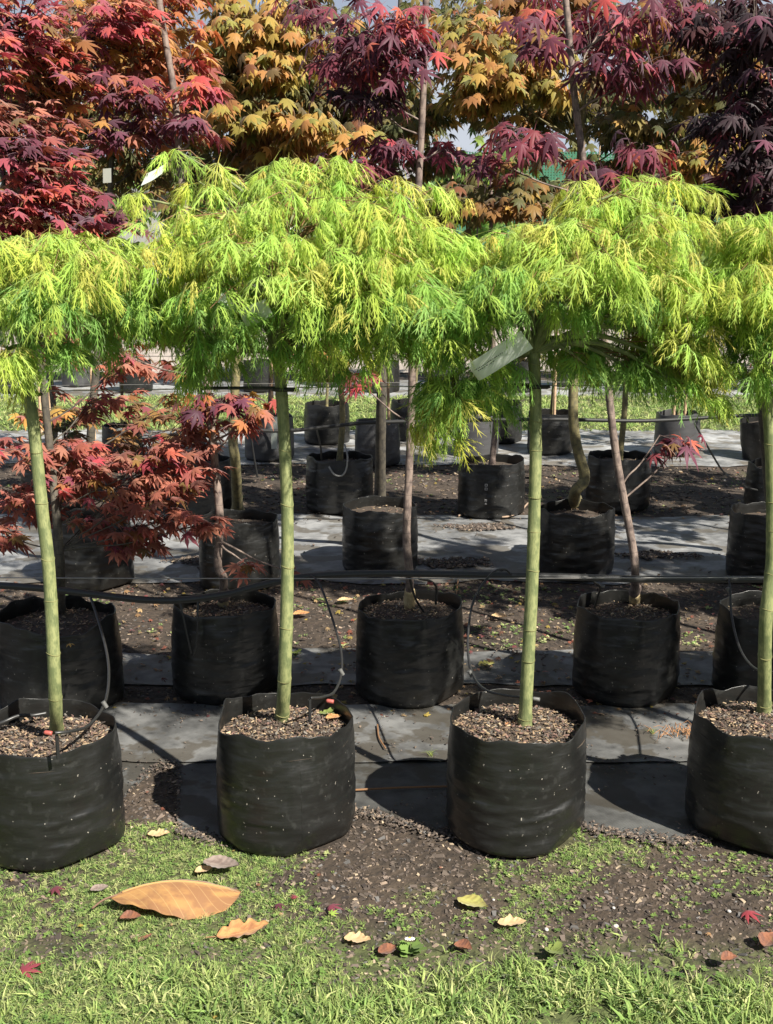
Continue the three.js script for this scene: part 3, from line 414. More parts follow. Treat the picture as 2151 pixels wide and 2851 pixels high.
tree({ ...lace, seed: 104, label: 'weeping lime laceleaf maple half out of frame at the right edge',
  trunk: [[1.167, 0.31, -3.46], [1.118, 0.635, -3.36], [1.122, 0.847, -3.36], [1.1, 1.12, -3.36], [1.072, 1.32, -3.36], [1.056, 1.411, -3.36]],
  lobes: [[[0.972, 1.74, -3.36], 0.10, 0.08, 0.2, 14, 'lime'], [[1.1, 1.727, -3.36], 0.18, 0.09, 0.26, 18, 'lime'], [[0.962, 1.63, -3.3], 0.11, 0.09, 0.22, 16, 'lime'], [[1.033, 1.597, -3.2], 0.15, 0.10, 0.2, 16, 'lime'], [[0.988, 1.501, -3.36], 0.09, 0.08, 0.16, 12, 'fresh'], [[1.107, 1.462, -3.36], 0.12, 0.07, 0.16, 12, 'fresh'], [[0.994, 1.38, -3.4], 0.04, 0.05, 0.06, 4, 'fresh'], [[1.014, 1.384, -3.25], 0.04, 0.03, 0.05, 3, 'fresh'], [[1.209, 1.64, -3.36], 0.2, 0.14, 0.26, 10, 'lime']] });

// ---------------------------------------------------------------- second row: taller red and purple maples with grey brown stems
const g2 = 'red and purple maples of the second row';
tree({ name: 'maple_tree', seed: 111, mix: ['rust', 'crimson', 'ochre'], group: g2, label: 'crimson maple with a rust red lower skirt at the left edge', kind: 'mid', per: 4, dense: 3.04, size: 0.064, mat: bark.dark, r0: 0.02, r1: 0.006, tilt: [-0.15, 0.55], yaw: 1.0,
  trunk: [[-1.284, 0.3, -4.495], [-1.226, 0.589, -4.33], [-1.255, 0.929, -4.4], [-1.279, 1.359, -4.4], [-1.35, 1.804, -4.4], [-1.368, 2.245, -4.4], [-1.371, 2.637, -4.4]],
  lobes: [[[-1.243, 2.442, -4.3], 0.236, 0.232, 0.3, 26, 'crimson'], [[-1.155, 2.276, -4.4], 0.189, 0.203, 0.3, 16, 'orange'], [[-1.296, 2.143, -4.3], 0.212, 0.203, 0.3, 18, 'rust'], [[-1.147, 2.044, -4.2], 0.236, 0.087, 0.2, 12, 'purple'], [[-1.218, 1.908, -4.2], 0.212, 0.116, 0.25, 16, 'crimson'], [[-1.006, 1.823, -4.15], 0.189, 0.0725, 0.15, 10, 'purple'], [[-1.303, 1.803, -4.3], 0.236, 0.116, 0.2, 12, 'crimson'], [[-0.962, 2.491, -4.6], 0.212, 0.174, 0.25, 14, 'orange'], [[-0.902, 2.503, -4.4], 0.142, 0.087, 0.2, 8, 'crimson'],
    [[-1.269, 1.364, -4.55], 0.178, 0.0544, 0.2, 3, 'crimson'], [[-0.982, 1.299, -4.5], 0.153, 0.0544, 0.2, 3, 'rust'], [[-1.369, 0.964, -4.5], 0.255, 0.0765, 0.25, 8, 'rust'], [[-1.154, 0.919, -4.55], 0.229, 0.0765, 0.25, 8, 'rust'], [[-0.857, 0.946, -4.5], 0.204, 0.0765, 0.2, 8, 'rust'], [[-0.959, 0.812, -4.45], 0.255, 0.0544, 0.22, 8, 'rust'], [[-1.217, 0.838, -4.5], 0.204, 0.0544, 0.2, 5, 'rust'], [[-0.985, 0.631, -4.45], 0.127, 0.087, 0.14, 5, 'rust'], [[-1.465, 0.661, -4.4], 0.0637, 0.0544, 0.06, 2, 'rust'], [[-1.414, 0.82, -4.5], 0.178, 0.0765, 0.2, 4, 'rust'], [[-1.154, 1.128, -4.6], 0.255, 0.087, 0.2, 4, 'rust'], [[-0.728, 0.884, -4.45], 0.127, 0.0544, 0.14, 3, 'rust'], [[-0.795, 0.733, -4.4], 0.127, 0.0544, 0.1, 3, 'rust'], [[-1.445, 1.324, -4.6], 0.153, 0.0653, 0.15, 2, 'rust'], [[-1.067, 1.43, -4.6], 0.153, 0.0544, 0.2, 2, 'ochre'], [[-1.356, 1.016, -5], 0.216, 0.075, 0.2, 5, 'olive'], [[-0.987, 0.957, -5], 0.216, 0.075, 0.2, 5, 'ochre'], [[-1.415, 0.706, -4.6], 0.151, 0.075, 0.15, 3, 'rust'], [[-0.691, 0.697, -4.4], 0.0648, 0.045, 0.08, 2, 'rust'], [[-1.136, 0.692, -4.5], 0.151, 0.06, 0.14, 3, 'rust'], [[-0.849, 1.146, -4.6], 0.178, 0.0653, 0.15, 3, 'ochre'], [[-0.738, 1.046, -4.55], 0.102, 0.0544, 0.12, 3, 'rust'], [[-1.353, 1.11, -4.6], 0.127, 0.0435, 0.1, 2, 'gold']] });
tree({ name: 'maple_tree', seed: 112, mix: ['orange', 'rust', 'ochre'], group: g2, label: 'maple with a bent grey stem and orange to purple leaves, left of centre', kind: 'mid', per: 4, dense: 1.81, size: 0.064, mat: bark.grey, r0: 0.0165, r1: 0.0115, limb: 0.4, rings: 0.12, graft: 0.075, knob: [[0.09, 0.55]], tilt: [0.1, 0.85],
  trunk: [[-0.655, 0.3, -4.586], [-0.634, 0.459, -4.47], [-0.654, 0.515, -4.47], [-0.641, 0.699, -4.47], [-0.655, 0.951, -4.47], [-0.666, 1.128, -4.47], [-0.699, 1.54, -4.47], [-0.74, 1.935, -4.47], [-0.752, 2.222, -4.47], [-0.785, 2.47, -4.47], [-0.805, 2.651, -4.47]],
  lobes: [[[-0.9, 2.38, -4.6], 0.165, 0.145, 0.2, 12, 'orange'], [[-0.727, 2.391, -4.68], 0.118, 0.174, 0.14, 12, 'orange'], [[-0.952, 2.241, -4.5], 0.142, 0.131, 0.2, 12, 'purple'], [[-0.886, 2.159, -4.65], 0.165, 0.087, 0.14, 10, 'purple'], [[-0.663, 2.261, -4.4], 0.0708, 0.0435, 0.1, 4, 'crimson'], [[-0.992, 2.114, -4.5], 0.118, 0.0725, 0.2, 6, 'purple'], [[-0.847, 2.559, -4.72], 0.236, 0.145, 0.14, 12, 'orange'], [[-0.659, 2.137, -4.4], 0.0944, 0.0725, 0.1, 4, 'purple'], [[-0.607, 1.155, -4.4], 0.142, 0.0435, 0.12, 7, 'purple'], [[-0.482, 1.145, -4.35], 0.059, 0.029, 0.06, 3, 'orange'], [[-0.54, 1.095, -4.4], 0.06, 0.04, 0.08, 3, 'rust'], [[-0.809, 1.254, -4.6], 0.10, 0.05, 0.1, 4, 'rust'], [[-0.695, 1.018, -4.5], 0.06, 0.05, 0.08, 3, 'rust'], [[-1.015, 1.333, -4.5], 0.0944, 0.0435, 0.1, 4, 'rust'], [[-0.521, 0.525, -4.4], 0.0295, 0.0217, 0.03, 1, 'rust'], [[-0.344, 0.497, -4.4], 0.0118, 0.0145, 0.02, 1, 'rust']] });
tree({ name: 'maple_tree', seed: 113, mix: ['purple', 'crimson', 'purple'], group: g2, label: 'straight grey stemmed maple with fine purple leaves, in the middle', kind: 'narrow', per: 4, dense: 1.58, size: 0.0656, mat: bark.grey, r0: 0.017, r1: 0.011, limb: 0.35, rings: 0.12, graft: 0.11, tilt: [0.2, 1.0],
  trunk: [[0.091, 0.31, -4.524], [0.089, 0.482, -4.455], [0.077, 0.648, -4.455], [0.09, 1.007, -4.455], [0.096, 1.303, -4.455], [0.104, 1.674, -4.455], [0.117, 1.967, -4.455], [0.13, 2.251, -4.455], [0.139, 2.648, -4.455]],
  lobes: [[[-0.071, 2.458, -4.4], 0.189, 0.145, 0.2, 14, 'purple'], [[0.025, 2.345, -4.35], 0.142, 0.131, 0.2, 12, 'purple'], [[-0.172, 2.335, -4.5], 0.142, 0.102, 0.2, 10, 'purple'], [[-0.09, 2.241, -4.5], 0.153, 0.0725, 0.2, 8, 'dark'], [[-0.139, 2.012, -4.4], 0.106, 0.0725, 0.12, 7, 'purple'], [[0.04, 2.486, -4.3], 0.0944, 0.0725, 0.1, 5, 'crimson'], [[-0.008, 2.066, -4.5], 0.118, 0.0725, 0.12, 6, 'purple'], [[-0.115, 1.218, -4.6], 0.0708, 0.0435, 0.08, 3, 'crimson'], [[-0.317, 2.551, -4.5], 0.0944, 0.087, 0.1, 4, 'purple'], [[0.193, 2.066, -4.5], 0.0708, 0.0435, 0.1, 2, 'purple']] });
tree({ name: 'maple_tree', seed: 114, mix: ['purple', 'crimson', 'ochre'], group: g2, label: 'purple maple with a slanting stem, right of the third front trunk', kind: 'narrow', per: 4, dense: 1.09, size: 0.0754, mat: bark.grey, r0: 0.0165, r1: 0.0115, limb: 0.35, rings: 0.14, graft: 0.10, knob: [[0.13, 0.6]], tilt: [0.3, 1.15],
  trunk: [[1.007, 0.3, -4.649], [0.966, 0.478, -4.467], [0.95, 0.59, -4.467], [0.881, 0.898, -4.467], [0.842, 1.129, -4.467], [0.778, 1.607, -4.467], [0.708, 2.016, -4.467], [0.667, 2.253, -4.467], [0.635, 2.499, -4.467], [0.613, 2.65, -4.467]],
  lobes: [[[0.494, 2.442, -4.3], 0.0944, 0.087, 0.14, 7, 'purple'], [[0.78, 2.483, -4.65], 0.142, 0.116, 0.14, 10, 'purple'], [[0.784, 2.306, -4.4], 0.106, 0.0725, 0.12, 9, 'purple'], [[0.895, 2.337, -4.4], 0.106, 0.102, 0.14, 7, 'purple'], [[0.471, 2.097, -4.3], 0.142, 0.0435, 0.12, 6, 'purple'], [[0.69, 1.987, -4.25], 0.106, 0.0362, 0.10, 5, 'purple'], [[0.887, 2.067, -4.3], 0.0944, 0.058, 0.10, 5, 'purple'], [[0.604, 2.568, -4.68], 0.118, 0.102, 0.12, 8, 'crimson'], [[0.871, 2.518, -4.4], 0.165, 0.102, 0.2, 9, 'purple'], [[0.336, 2.043, -4.4], 0.0826, 0.058, 0.1, 4, 'purple'], [[1.041, 1.018, -4.5], 0.0944, 0.0435, 0.08, 4, 'purple'], [[1.147, 1.009, -4.5], 0.0354, 0.029, 0.04, 1, 'crimson'], [[0.574, 2.057, -4.6], 0.106, 0.0435, 0.1, 4, 'ochre'], [[0.858, 1.935, -4.45], 0.0944, 0.0435, 0.08, 3, 'crimson']] });
tree({ name: 'maple_tree', seed: 115, mix: ['dark', 'purple'], group: g2, label: 'dark purple maple along the right edge, leaf colour deepened to imitate shade', kind: 'narrow', per: 5, dense: 1.62, size: 0.0722, mat: bark.dark, r0: 0.02, r1: 0.008, tilt: [0.2, 1.0],
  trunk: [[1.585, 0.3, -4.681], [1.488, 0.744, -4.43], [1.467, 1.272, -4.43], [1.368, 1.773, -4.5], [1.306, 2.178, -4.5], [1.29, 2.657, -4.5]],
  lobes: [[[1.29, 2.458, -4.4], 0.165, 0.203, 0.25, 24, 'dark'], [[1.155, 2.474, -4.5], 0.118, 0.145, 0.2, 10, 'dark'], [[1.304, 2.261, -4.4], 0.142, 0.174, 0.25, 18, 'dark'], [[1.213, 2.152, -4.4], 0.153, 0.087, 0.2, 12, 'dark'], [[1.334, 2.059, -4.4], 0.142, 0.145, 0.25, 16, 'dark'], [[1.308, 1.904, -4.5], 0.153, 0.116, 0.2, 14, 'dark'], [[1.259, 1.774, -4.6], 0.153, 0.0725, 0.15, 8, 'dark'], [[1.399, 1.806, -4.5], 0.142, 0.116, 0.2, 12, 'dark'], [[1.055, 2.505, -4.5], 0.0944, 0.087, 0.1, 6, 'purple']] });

// ---------------------------------------------------------------- third row: golden and olive maples
const g3 = 'golden and olive maples of the third row';
tree({ name: 'maple_tree', seed: 121, mix: ['orange', 'gold', 'olive'], group: g3, label: 'ochre and orange maple behind the crimson maple, dark trunk', kind: 'mid', per: 5, dense: 2.9, size: 0.0615, mat: bark.dark, r0: 0.026, r1: 0.008, pick: 220,
  trunk: [[-1.613, 0.3, -6.293], [-1.504, 0.753, -6], [-1.426, 1.335, -6], [-1.352, 1.894, -6], [-1.302, 2.429, -6], [-1.286, 2.963, -6]],
  lobes: [[[-1.434, 2.637, -6], 0.354, 0.29, 0.4, 22, 'ochre'], [[-1.125, 2.61, -6.1], 0.295, 0.29, 0.35, 22, 'ochre'], [[-1.408, 2.302, -6], 0.413, 0.203, 0.35, 20, 'olive'], [[-1.169, 2.138, -6.1], 0.354, 0.203, 0.3, 14, 'olive'], [[-1.699, 2.452, -6.2], 0.354, 0.362, 0.3, 18, 'ochre'], [[-1.206, 2.821, -6], 0.413, 0.203, 0.35, 16, 'orange'], [[-0.985, 2.345, -6], 0.189, 0.174, 0.2, 10, 'orange'], [[-1.635, 2.011, -6.2], 0.354, 0.174, 0.3, 10, 'olive']] });
tree({ name: 'maple_tree', seed: 122, mix: ['gold', 'olive', 'ochre'], group: g3, label: 'golden maple on a thick olive trunk, sprays above the widest lime crown', kind: 'broad', per: 5, dense: 2.75, size: 0.064, mat: bark.olive, r0: 0.031, r1: 0.008, pick: 300,
  trunk: [[-0.811, 0.3, -6.35], [-0.769, 0.637, -5.98], [-0.775, 0.827, -5.98], [-0.721, 1.449, -6], [-0.672, 2.002, -6], [-0.634, 2.637, -6], [-0.62, 2.963, -6]],
  lobes: [[[-0.579, 2.726, -5.8], 0.236, 0.145, 0.3, 16, 'gold'], [[-0.707, 2.667, -5.8], 0.165, 0.145, 0.25, 12, 'gold'], [[-0.466, 2.651, -5.7], 0.236, 0.102, 0.2, 12, 'gold'], [[-0.637, 2.52, -5.9], 0.295, 0.145, 0.3, 16, 'olive'], [[-0.49, 2.494, -5.7], 0.212, 0.087, 0.2, 10, 'gold'], [[-0.62, 2.304, -5.7], 0.26, 0.0725, 0.25, 16, 'gold'], [[-0.365, 2.25, -5.65], 0.189, 0.0725, 0.2, 14, 'gold'], [[-0.155, 2.186, -5.6], 0.118, 0.058, 0.12, 8, 'gold'], [[-0.514, 2.167, -5.9], 0.26, 0.087, 0.25, 10, 'ochre'], [[-0.725, 2.167, -6.2], 0.295, 0.174, 0.25, 14, 'olive'], [[-0.451, 2.463, -6.3], 0.295, 0.174, 0.25, 16, 'olive'], [[-0.852, 2.538, -6.2], 0.236, 0.217, 0.25, 12, 'olive'], [[-0.326, 2.752, -6.2], 0.236, 0.203, 0.25, 12, 'olive'], [[-0.629, 1.472, -6], 0.177, 0.087, 0.15, 5, 'gold'], [[-0.812, 1.472, -6], 0.142, 0.0725, 0.15, 4, 'ochre']] });
tree({ name: 'maple_tree', seed: 123, mix: ['olive', 'ochre', 'gold'], group: g3, label: 'shaded olive maple with a straight dark trunk, behind the middle purple maple', kind: 'broad', per: 5, dense: 2.75, size: 0.0656, mat: bark.dark, r0: 0.034, r1: 0.010, pick: 220, rings: 0.03,
  trunk: [[-0.038, 0.3, -6.586], [-0.026, 0.954, -6.28], [0.001, 1.553, -6.28], [0.036, 2.24, -6.28], [0.063, 2.765, -6.28], [0.071, 3.02, -6.28]],
  lobes: [[[-0.128, 2.653, -6.4], 0.295, 0.261, 0.3, 16, 'olive'], [[-0.01, 2.33, -6.3], 0.295, 0.203, 0.3, 14, 'olive'], [[0.219, 2.768, -6.3], 0.212, 0.203, 0.3, 8, 'olive'], [[-0.106, 2.089, -6.4], 0.295, 0.116, 0.3, 10, 'olive'], [[0.287, 2.387, -6.2], 0.165, 0.102, 0.2, 6, 'olive'], [[-0.223, 2.385, -6.4], 0.236, 0.174, 0.3, 10, 'olive'], [[-0.298, 1.156, -6.2], 0.0708, 0.0435, 0.08, 2, 'gold'], [[0.228, 2.158, -6.4], 0.189, 0.087, 0.2, 6, 'olive']] });
tree({ name: 'maple_tree', seed: 124, mix: ['gold', 'olive', 'ochre'], group: g3, label: 'golden maple on the crooked knobbly trunk, behind the slanting purple maple', kind: 'broad', per: 5, dense: 2.75, size: 0.0656, mat: bark.olive, r0: 0.034, r1: 0.010, pick: 300, knob: [[0.05, 0.5], [0.11, 0.4]],
  trunk: [[1.05, 0.3, -6.525], [1.003, 0.447, -6.2], [1.047, 0.522, -6.2], [0.993, 0.72, -6.2], [0.972, 0.964, -6.2], [0.98, 1.556, -6.2], [0.965, 2.123, -6.2], [0.974, 2.495, -6.2], [0.962, 3.004, -6.2]],
  lobes: [[[0.441, 2.703, -5.9], 0.212, 0.145, 0.3, 14, 'gold'], [[0.458, 2.507, -5.8], 0.212, 0.116, 0.25, 16, 'gold'], [[0.372, 2.587, -5.8], 0.142, 0.116, 0.2, 10, 'gold'], [[0.68, 2.602, -5.9], 0.189, 0.102, 0.25, 12, 'gold'], [[0.375, 2.406, -5.8], 0.142, 0.0725, 0.2, 8, 'gold'], [[1.193, 2.703, -5.9], 0.236, 0.145, 0.25, 14, 'gold'], [[0.779, 2.446, -5.8], 0.118, 0.087, 0.15, 7, 'gold'], [[0.687, 2.397, -6.3], 0.295, 0.145, 0.25, 12, 'olive'], [[0.709, 1.989, -6.2], 0.354, 0.087, 0.3, 14, 'olive'], [[0.585, 1.918, -6.1], 0.26, 0.0725, 0.25, 10, 'ochre'], [[1.276, 2.277, -6.2], 0.295, 0.102, 0.3, 14, 'olive'], [[1.282, 2.106, -6.3], 0.236, 0.0725, 0.25, 8, 'olive'], [[1.093, 2.395, -6.5], 0.354, 0.145, 0.25, 10, 'olive'], [[0.765, 2.819, -6.1], 0.354, 0.174, 0.25, 14, 'ochre'], [[1.351, 2.603, -6.2], 0.189, 0.145, 0.2, 8, 'ochre']] });
tree({ name: 'maple_tree', seed: 125, mix: ['gold', 'olive', 'dark'], group: g3, label: 'olive and ochre maple behind the dark purple maple', kind: 'broad', per: 5, dense: 2.75, size: 0.0656, mat: bark.dark, r0: 0.03, r1: 0.010, pick: 200,
  trunk: [[2.13, 0.3, -6.466], [1.917, 1.09, -6.15], [1.823, 1.785, -6.15], [1.763, 2.338, -6.15], [1.697, 2.993, -6.15]],
  lobes: [[[1.493, 2.781, -6], 0.295, 0.203, 0.3, 14, 'ochre'], [[1.392, 2.602, -5.9], 0.236, 0.116, 0.25, 8, 'ochre'], [[1.592, 2.596, -6], 0.236, 0.116, 0.25, 10, 'ochre'], [[1.618, 2.175, -6], 0.236, 0.102, 0.25, 8, 'gold'], [[1.489, 2.089, -6], 0.189, 0.0725, 0.2, 7, 'gold'], [[1.79, 2.051, -6.1], 0.236, 0.145, 0.25, 10, 'olive'], [[1.59, 2.408, -6.2], 0.236, 0.087, 0.25, 8, 'olive'], [[1.871, 2.419, -6.3], 0.236, 0.29, 0.25, 12, 'olive']] });

// ---------------------------------------------------------------- fourth row and beyond
const g4 = 'smaller maples of the fourth row';
const four = [
  [131, [-0.31, -7.77], 735, 'pale stemmed maple in the bag with a hanging white tube', [[[-0.343, 1.214, -7.8], 0.189, 0.145, 0.2, 6, 'ochre'], [[-0.564, 2.277, -7.8], 0.472, 0.362, 0.4, 22, 'olive'], [[-0.216, 2.702, -7.9], 0.472, 0.435, 0.4, 18, 'olive'], [[-0.401, 0.926, -7.7], 0.118, 0.058, 0.1, 3, 'gold'], [[-0.797, 2.702, -7.9], 0.472, 0.435, 0.4, 20, 'olive'], [[-0.159, 1.996, -7.8], 0.472, 0.203, 0.4, 14, 'olive'], [[0.133, 2.508, -7.9], 0.354, 0.29, 0.4, 12, 'olive']], bark.olive],
  [132, [0.682, -7.62], 1064, 'slim stemmed maple in the bag with pale print', [[[0.643, 1.99, -7.6], 0.413, 0.174, 0.35, 16, 'olive'], [[0.663, 2.284, -7.9], 0.413, 0.203, 0.4, 8, 'spring'], [[0.476, 3.029, -7.9], 0.354, 0.29, 0.4, 14, 'olive'], [[0.77, 2.757, -7.9], 0.472, 0.29, 0.4, 16, 'olive'], [[0.19, 1.909, -7.7], 0.354, 0.145, 0.3, 10, 'olive']], bark.grey],
  [133, [1.548, -7.82], 1330, 'slim olive stemmed maple behind the slanting purple maple', [[[1.473, 2.137, -7.8], 0.413, 0.217, 0.4, 18, 'olive'], [[1.441, 2.647, -7.9], 0.472, 0.29, 0.4, 14, 'olive'], [[1.782, 2.361, -7.8], 0.354, 0.174, 0.3, 10, 'olive'], [[1.407, 3.013, -7.8], 0.472, 0.29, 0.4, 14, 'olive'], [[1.172, 1.965, -7.7], 0.354, 0.145, 0.3, 12, 'olive'], [[1.865, 1.993, -7.7], 0.354, 0.174, 0.3, 10, 'olive']], bark.olive],
  [134, [2.521, -7.5], 1690, 'shaded maple at the far right of the fourth row', [[[2.238, 2.017, -7.6], 0.354, 0.362, 0.3, 16, 'dark'], [[2.069, 2.876, -7.6], 0.354, 0.29, 0.3, 10, 'olive']], bark.dark],
  [135, [-1.22, -7.7], 430, 'shaded maple behind the bent grey stem', [[[-1.208, 2.137, -7.8], 0.59, 0.362, 0.4, 26, 'olive'], [[-1.131, 2.69, -7.8], 0.472, 0.435, 0.4, 20, 'olive'], [[-1.243, 1.155, -7.8], 0.354, 0.145, 0.3, 8, 'rust']], bark.dark],
  [136, [-2.15, -7.6], 105, 'shaded maple behind the crimson maple crown', [[[-2.086, 2.081, -7.8], 0.59, 0.362, 0.4, 26, 'olive'], [[-2.048, 2.69, -7.8], 0.59, 0.435, 0.4, 22, 'rust'], [[-2.142, 1.155, -7.8], 0.354, 0.145, 0.3, 8, 'rust']], bark.dark]];
for (const [sd, [x, z], , label, lobes, m] of four) { seed(sd); const lean = rr(-0.12, 0.12); tree({ name: 'maple_tree', seed: sd, group: g4, label, kind: 'broad', per: 6, dense: 3.0, size: 0.075, mix: ['olive', 'ochre'], mat: m, r0: 0.021, r1: 0.008, pick: 100, trunk: [[x, groundY(x, z) + 0.31, z], [x + 0.02, 0.7, z], [x + lean * 0.5, 1.3, z], [x + lean, 2.0, z], [x + lean * 1.4, 2.9, z]], lobes }); }

// ---------------------------------------------------------------- trees standing just outside the frame on the right: they shade the rows
for (const [x, sd, w] of [[1.84, 141, 'first'], [2.52, 142, 'second'], [3.2, 143, 'third']]) {
  bag({ seed: sd, pos: [x, -3.36], sides: 40, rows: 20, group: gFront, label: `front row black planter bag past the right edge, ${w} one out of frame` });
  const c = (dx, dy, dz = 0) => [x + dx, 1.5 + dy, -3.36 + dz];
  tree({ ...lace, seed: sd, pick: 0, dense: 1.2, label: `weeping lime laceleaf maple past the right edge, ${w} one out of frame`, trunk: [[x, groundY(x, -3.36) + 0.31, -3.36], [x + 0.01, 0.7, -3.36], [x, 1.1, -3.36], [x, 1.38, -3.36]],
    lobes: [[c(0, 0.16), 0.2, 0.08, 0.22, 22, 'lime'], [c(-0.24, 0.05), 0.18, 0.1, 0.26, 22, 'lime'], [c(0.24, 0.05), 0.18, 0.1, 0.26, 22, 'lime'], [c(0, -0.03, 0.22), 0.26, 0.1, 0.14, 20, 'fresh'], [c(0, -0.03, -0.24), 0.26, 0.1, 0.14, 20, 'fresh'], [c(-0.25, -0.14), 0.14, 0.1, 0.2, 12, 'fresh'], [c(0.25, -0.14), 0.14, 0.1, 0.2, 12, 'fresh']] });
}
for (const [x, z, sd, pal, w, gr, y0] of [[2.2, -4.45, 151, 'purple', 'purple maple past the right edge in the second row', g2, 0], [3.0, -4.45, 152, 'crimson', 'crimson maple past the right edge in the second row', g2, 0], [3.0, -6.2, 153, 'olive', 'olive maple past the right edge in the third row', g3, 0.1], [4.0, -6.2, 154, 'gold', 'golden maple past the right edge in the third row', g3, 0.1], [3.5, -7.6, 155, 'olive', 'olive maple past the right edge in the fourth row', g4, 0.1]]) {
  bag({ seed: sd, pos: [x, z], sides: 40, rows: 20, group: gr === g2 ? gSecond : gr === g3 ? gThird : gFourth, label: 'black planter bag past the right edge under the ' + w.split(' past')[0] + (gr === g2 ? ' of row two' : gr === g3 ? ' of row three' : ' of row four') });
  const lobes = []; seed(sd); for (let i = 0; i < 9; i++) lobes.push([[x + rr(-0.35, 0.35), 1.45 + i * 0.16 + y0, z + rr(-0.3, 0.3)], 0.3, 0.12, 0.3, 14, pal]);
  tree({ name: 'maple_tree', seed: sd, group: gr, label: w, kind: 'broad', per: 5, dense: 1.4, size: 0.085, pick: 0, mat: bark.grey, r0: 0.019, r1: 0.009, trunk: [[x, groundY(x, z) + 0.3, z], [x + 0.02, 1, z], [x - 0.02, 1.8, z], [x, 2.9, z]], lobes });
}
[[-0.96, -9.667, 'rust', 'thin rust leaved sapling in the grey bag with the white label'], [-0.526, -10.441, 'ochre', 'thin ochre leaved sapling in the wide far bag'], [0.23, -10.629, 'crimson', 'thin red leaved sapling right of the straight dark trunk'], [0.747, -9.8, 'spring', 'thin green sapling behind the printed bag'], [1.378, -9.94, 'olive', 'thin olive sapling beside the pale stake'], [2.424, -9.856, 'spring', 'thin green sapling beside the two pale stakes'], [3.12, -9.6, 'purple', 'thin purple sapling in the leaning bag'], [-2.05, -9.162, 'spring', 'thin green sapling in the narrow pot']].forEach(([x, z, pal, label], i) => {
  seed(210 + i); const lobes = [[[x + rr(-0.2, 0.2), 0.85, z + 0.1], 0.2, 0.12, 0.2, 5, pal], [[x + rr(-0.2, 0.2), 1.2, z], 0.28, 0.14, 0.28, 9, pal], [[x + rr(-0.2, 0.2), 1.6, z], 0.32, 0.2, 0.3, 14, pal], [[x + rr(-0.2, 0.2), 2.0, z], 0.3, 0.2, 0.3, 14, pal]];
  tree({ name: 'sapling', seed: 210 + i, group: 'saplings of the fifth row', label, kind: i % 2 ? 'broad' : 'mid', per: 5, dense: 1.2, size: 0.075, pick: 60, mat: i % 3 ? bark.olive : bark.grey, r0: 0.013, r1: 0.006, trunk: [[x, 0.3, z], [x + 0.02, 0.9, z], [x - 0.03, 1.5, z], [x, 2.2, z]], lobes });
});
// ---------------------------------------------------------------- far beds: staked young trees, shade netting, house, tree line
const woodMat = std([1, 1, 1], { map: barkTex([0.50, 0.36, 0.23], [0.34, 0.22, 0.13], 221, false), roughness: 0.85 });
const gStake = 'pale wooden stakes among the far pots';
const stakeAt = (p, h, label, lean = 0) => { const t = tube([[0, 0, 0], [lean * 0.5, h * 0.5, 0], [lean, h, 0]], u => lerp(0.013, 0.010, u), 8, 6), m = mesh('wooden_stake', t, woodMat, scene); m.position.set(...p); return tag(m, label, 'stake', gStake); };
stakeAt([1.40, 0.3, -9.9], 1.5, 'pale wooden stake just right of the third front trunk');
stakeAt([2.38, 0.3, -9.83], 1.3, 'left one of two pale stakes above the small red leaves'); stakeAt([2.48, 0.3, -9.86], 1.25, 'right one of two pale stakes above the small red leaves');
stakeAt([-2.62, 0.0, -10.6], 1.35, 'pale stake behind the rust red leaves near the left edge'); stakeAt([-3.18, 0.0, -10.9], 1.0, 'shorter of two pale stakes by the leftmost trunk'); stakeAt([-3.10, 0.0, -10.9], 1.05, 'taller of two pale stakes by the leftmost trunk', 0.04);
stakeAt([0.02, 0.3, -9.4], 1.2, 'thin pale stake behind the straight dark trunk', -0.03); stakeAt([-0.93, 0.3, -9.66], 1.45, 'pale stake behind the second front trunk');
stakeAt([3.9, 0.3, -14.1], 3.1, 'tall pale stake against the green netting at upper right'); stakeAt([2.5, 0.3, -14.6], 2.7, 'tall pale stake behind the slanting purple maple'); stakeAt([0.75, 0.3, -14.1], 2.2, 'pale stake between lime shrubs behind the middle purple maple');
const gYoung = 'young green trees in the far beds';
const young = [[-4.7, 'behind the crimson maple at the left edge'], [-3.3, 'behind the ochre and orange maple'], [-2.1, 'left of the golden sprays'], [-0.9, 'behind the golden sprays'], [0.35, 'just right of the straight middle stem'], [1.25, 'left of the slanting purple maple'], [2.3, 'right of the slanting purple maple'], [3.3, 'beside the tall pale stake'], [4.4, 'under the grey house roof'], [5.6, 'at the far right edge']];
young.forEach(([x, where], i) => {
  seed(170 + i); const z = -14.1 - (i % 2) * 0.6, h = 2.2 + (i * 0.37 % 0.7), lobes = [];
  for (let k = 0; k < 7; k++) lobes.push([[x + rr(-0.35, 0.35), 1.15 + k * (h - 1.0) / 7, z + rr(-0.3, 0.3)], 0.38, 0.2, 0.35, 20, k % 3 ? 'spring' : 'fresh']);
  tree({ name: 'young_tree', seed: 170 + i, group: gYoung, label: 'young leafy green tree in a far pot, ' + where, kind: 'simple', per: 5, size: 0.11, pick: 40, mat: bark.olive, r0: 0.016, r1: 0.007, trunk: [[x, 0.05, z], [x + 0.02, 1, z], [x, h, z]], lobes });
});
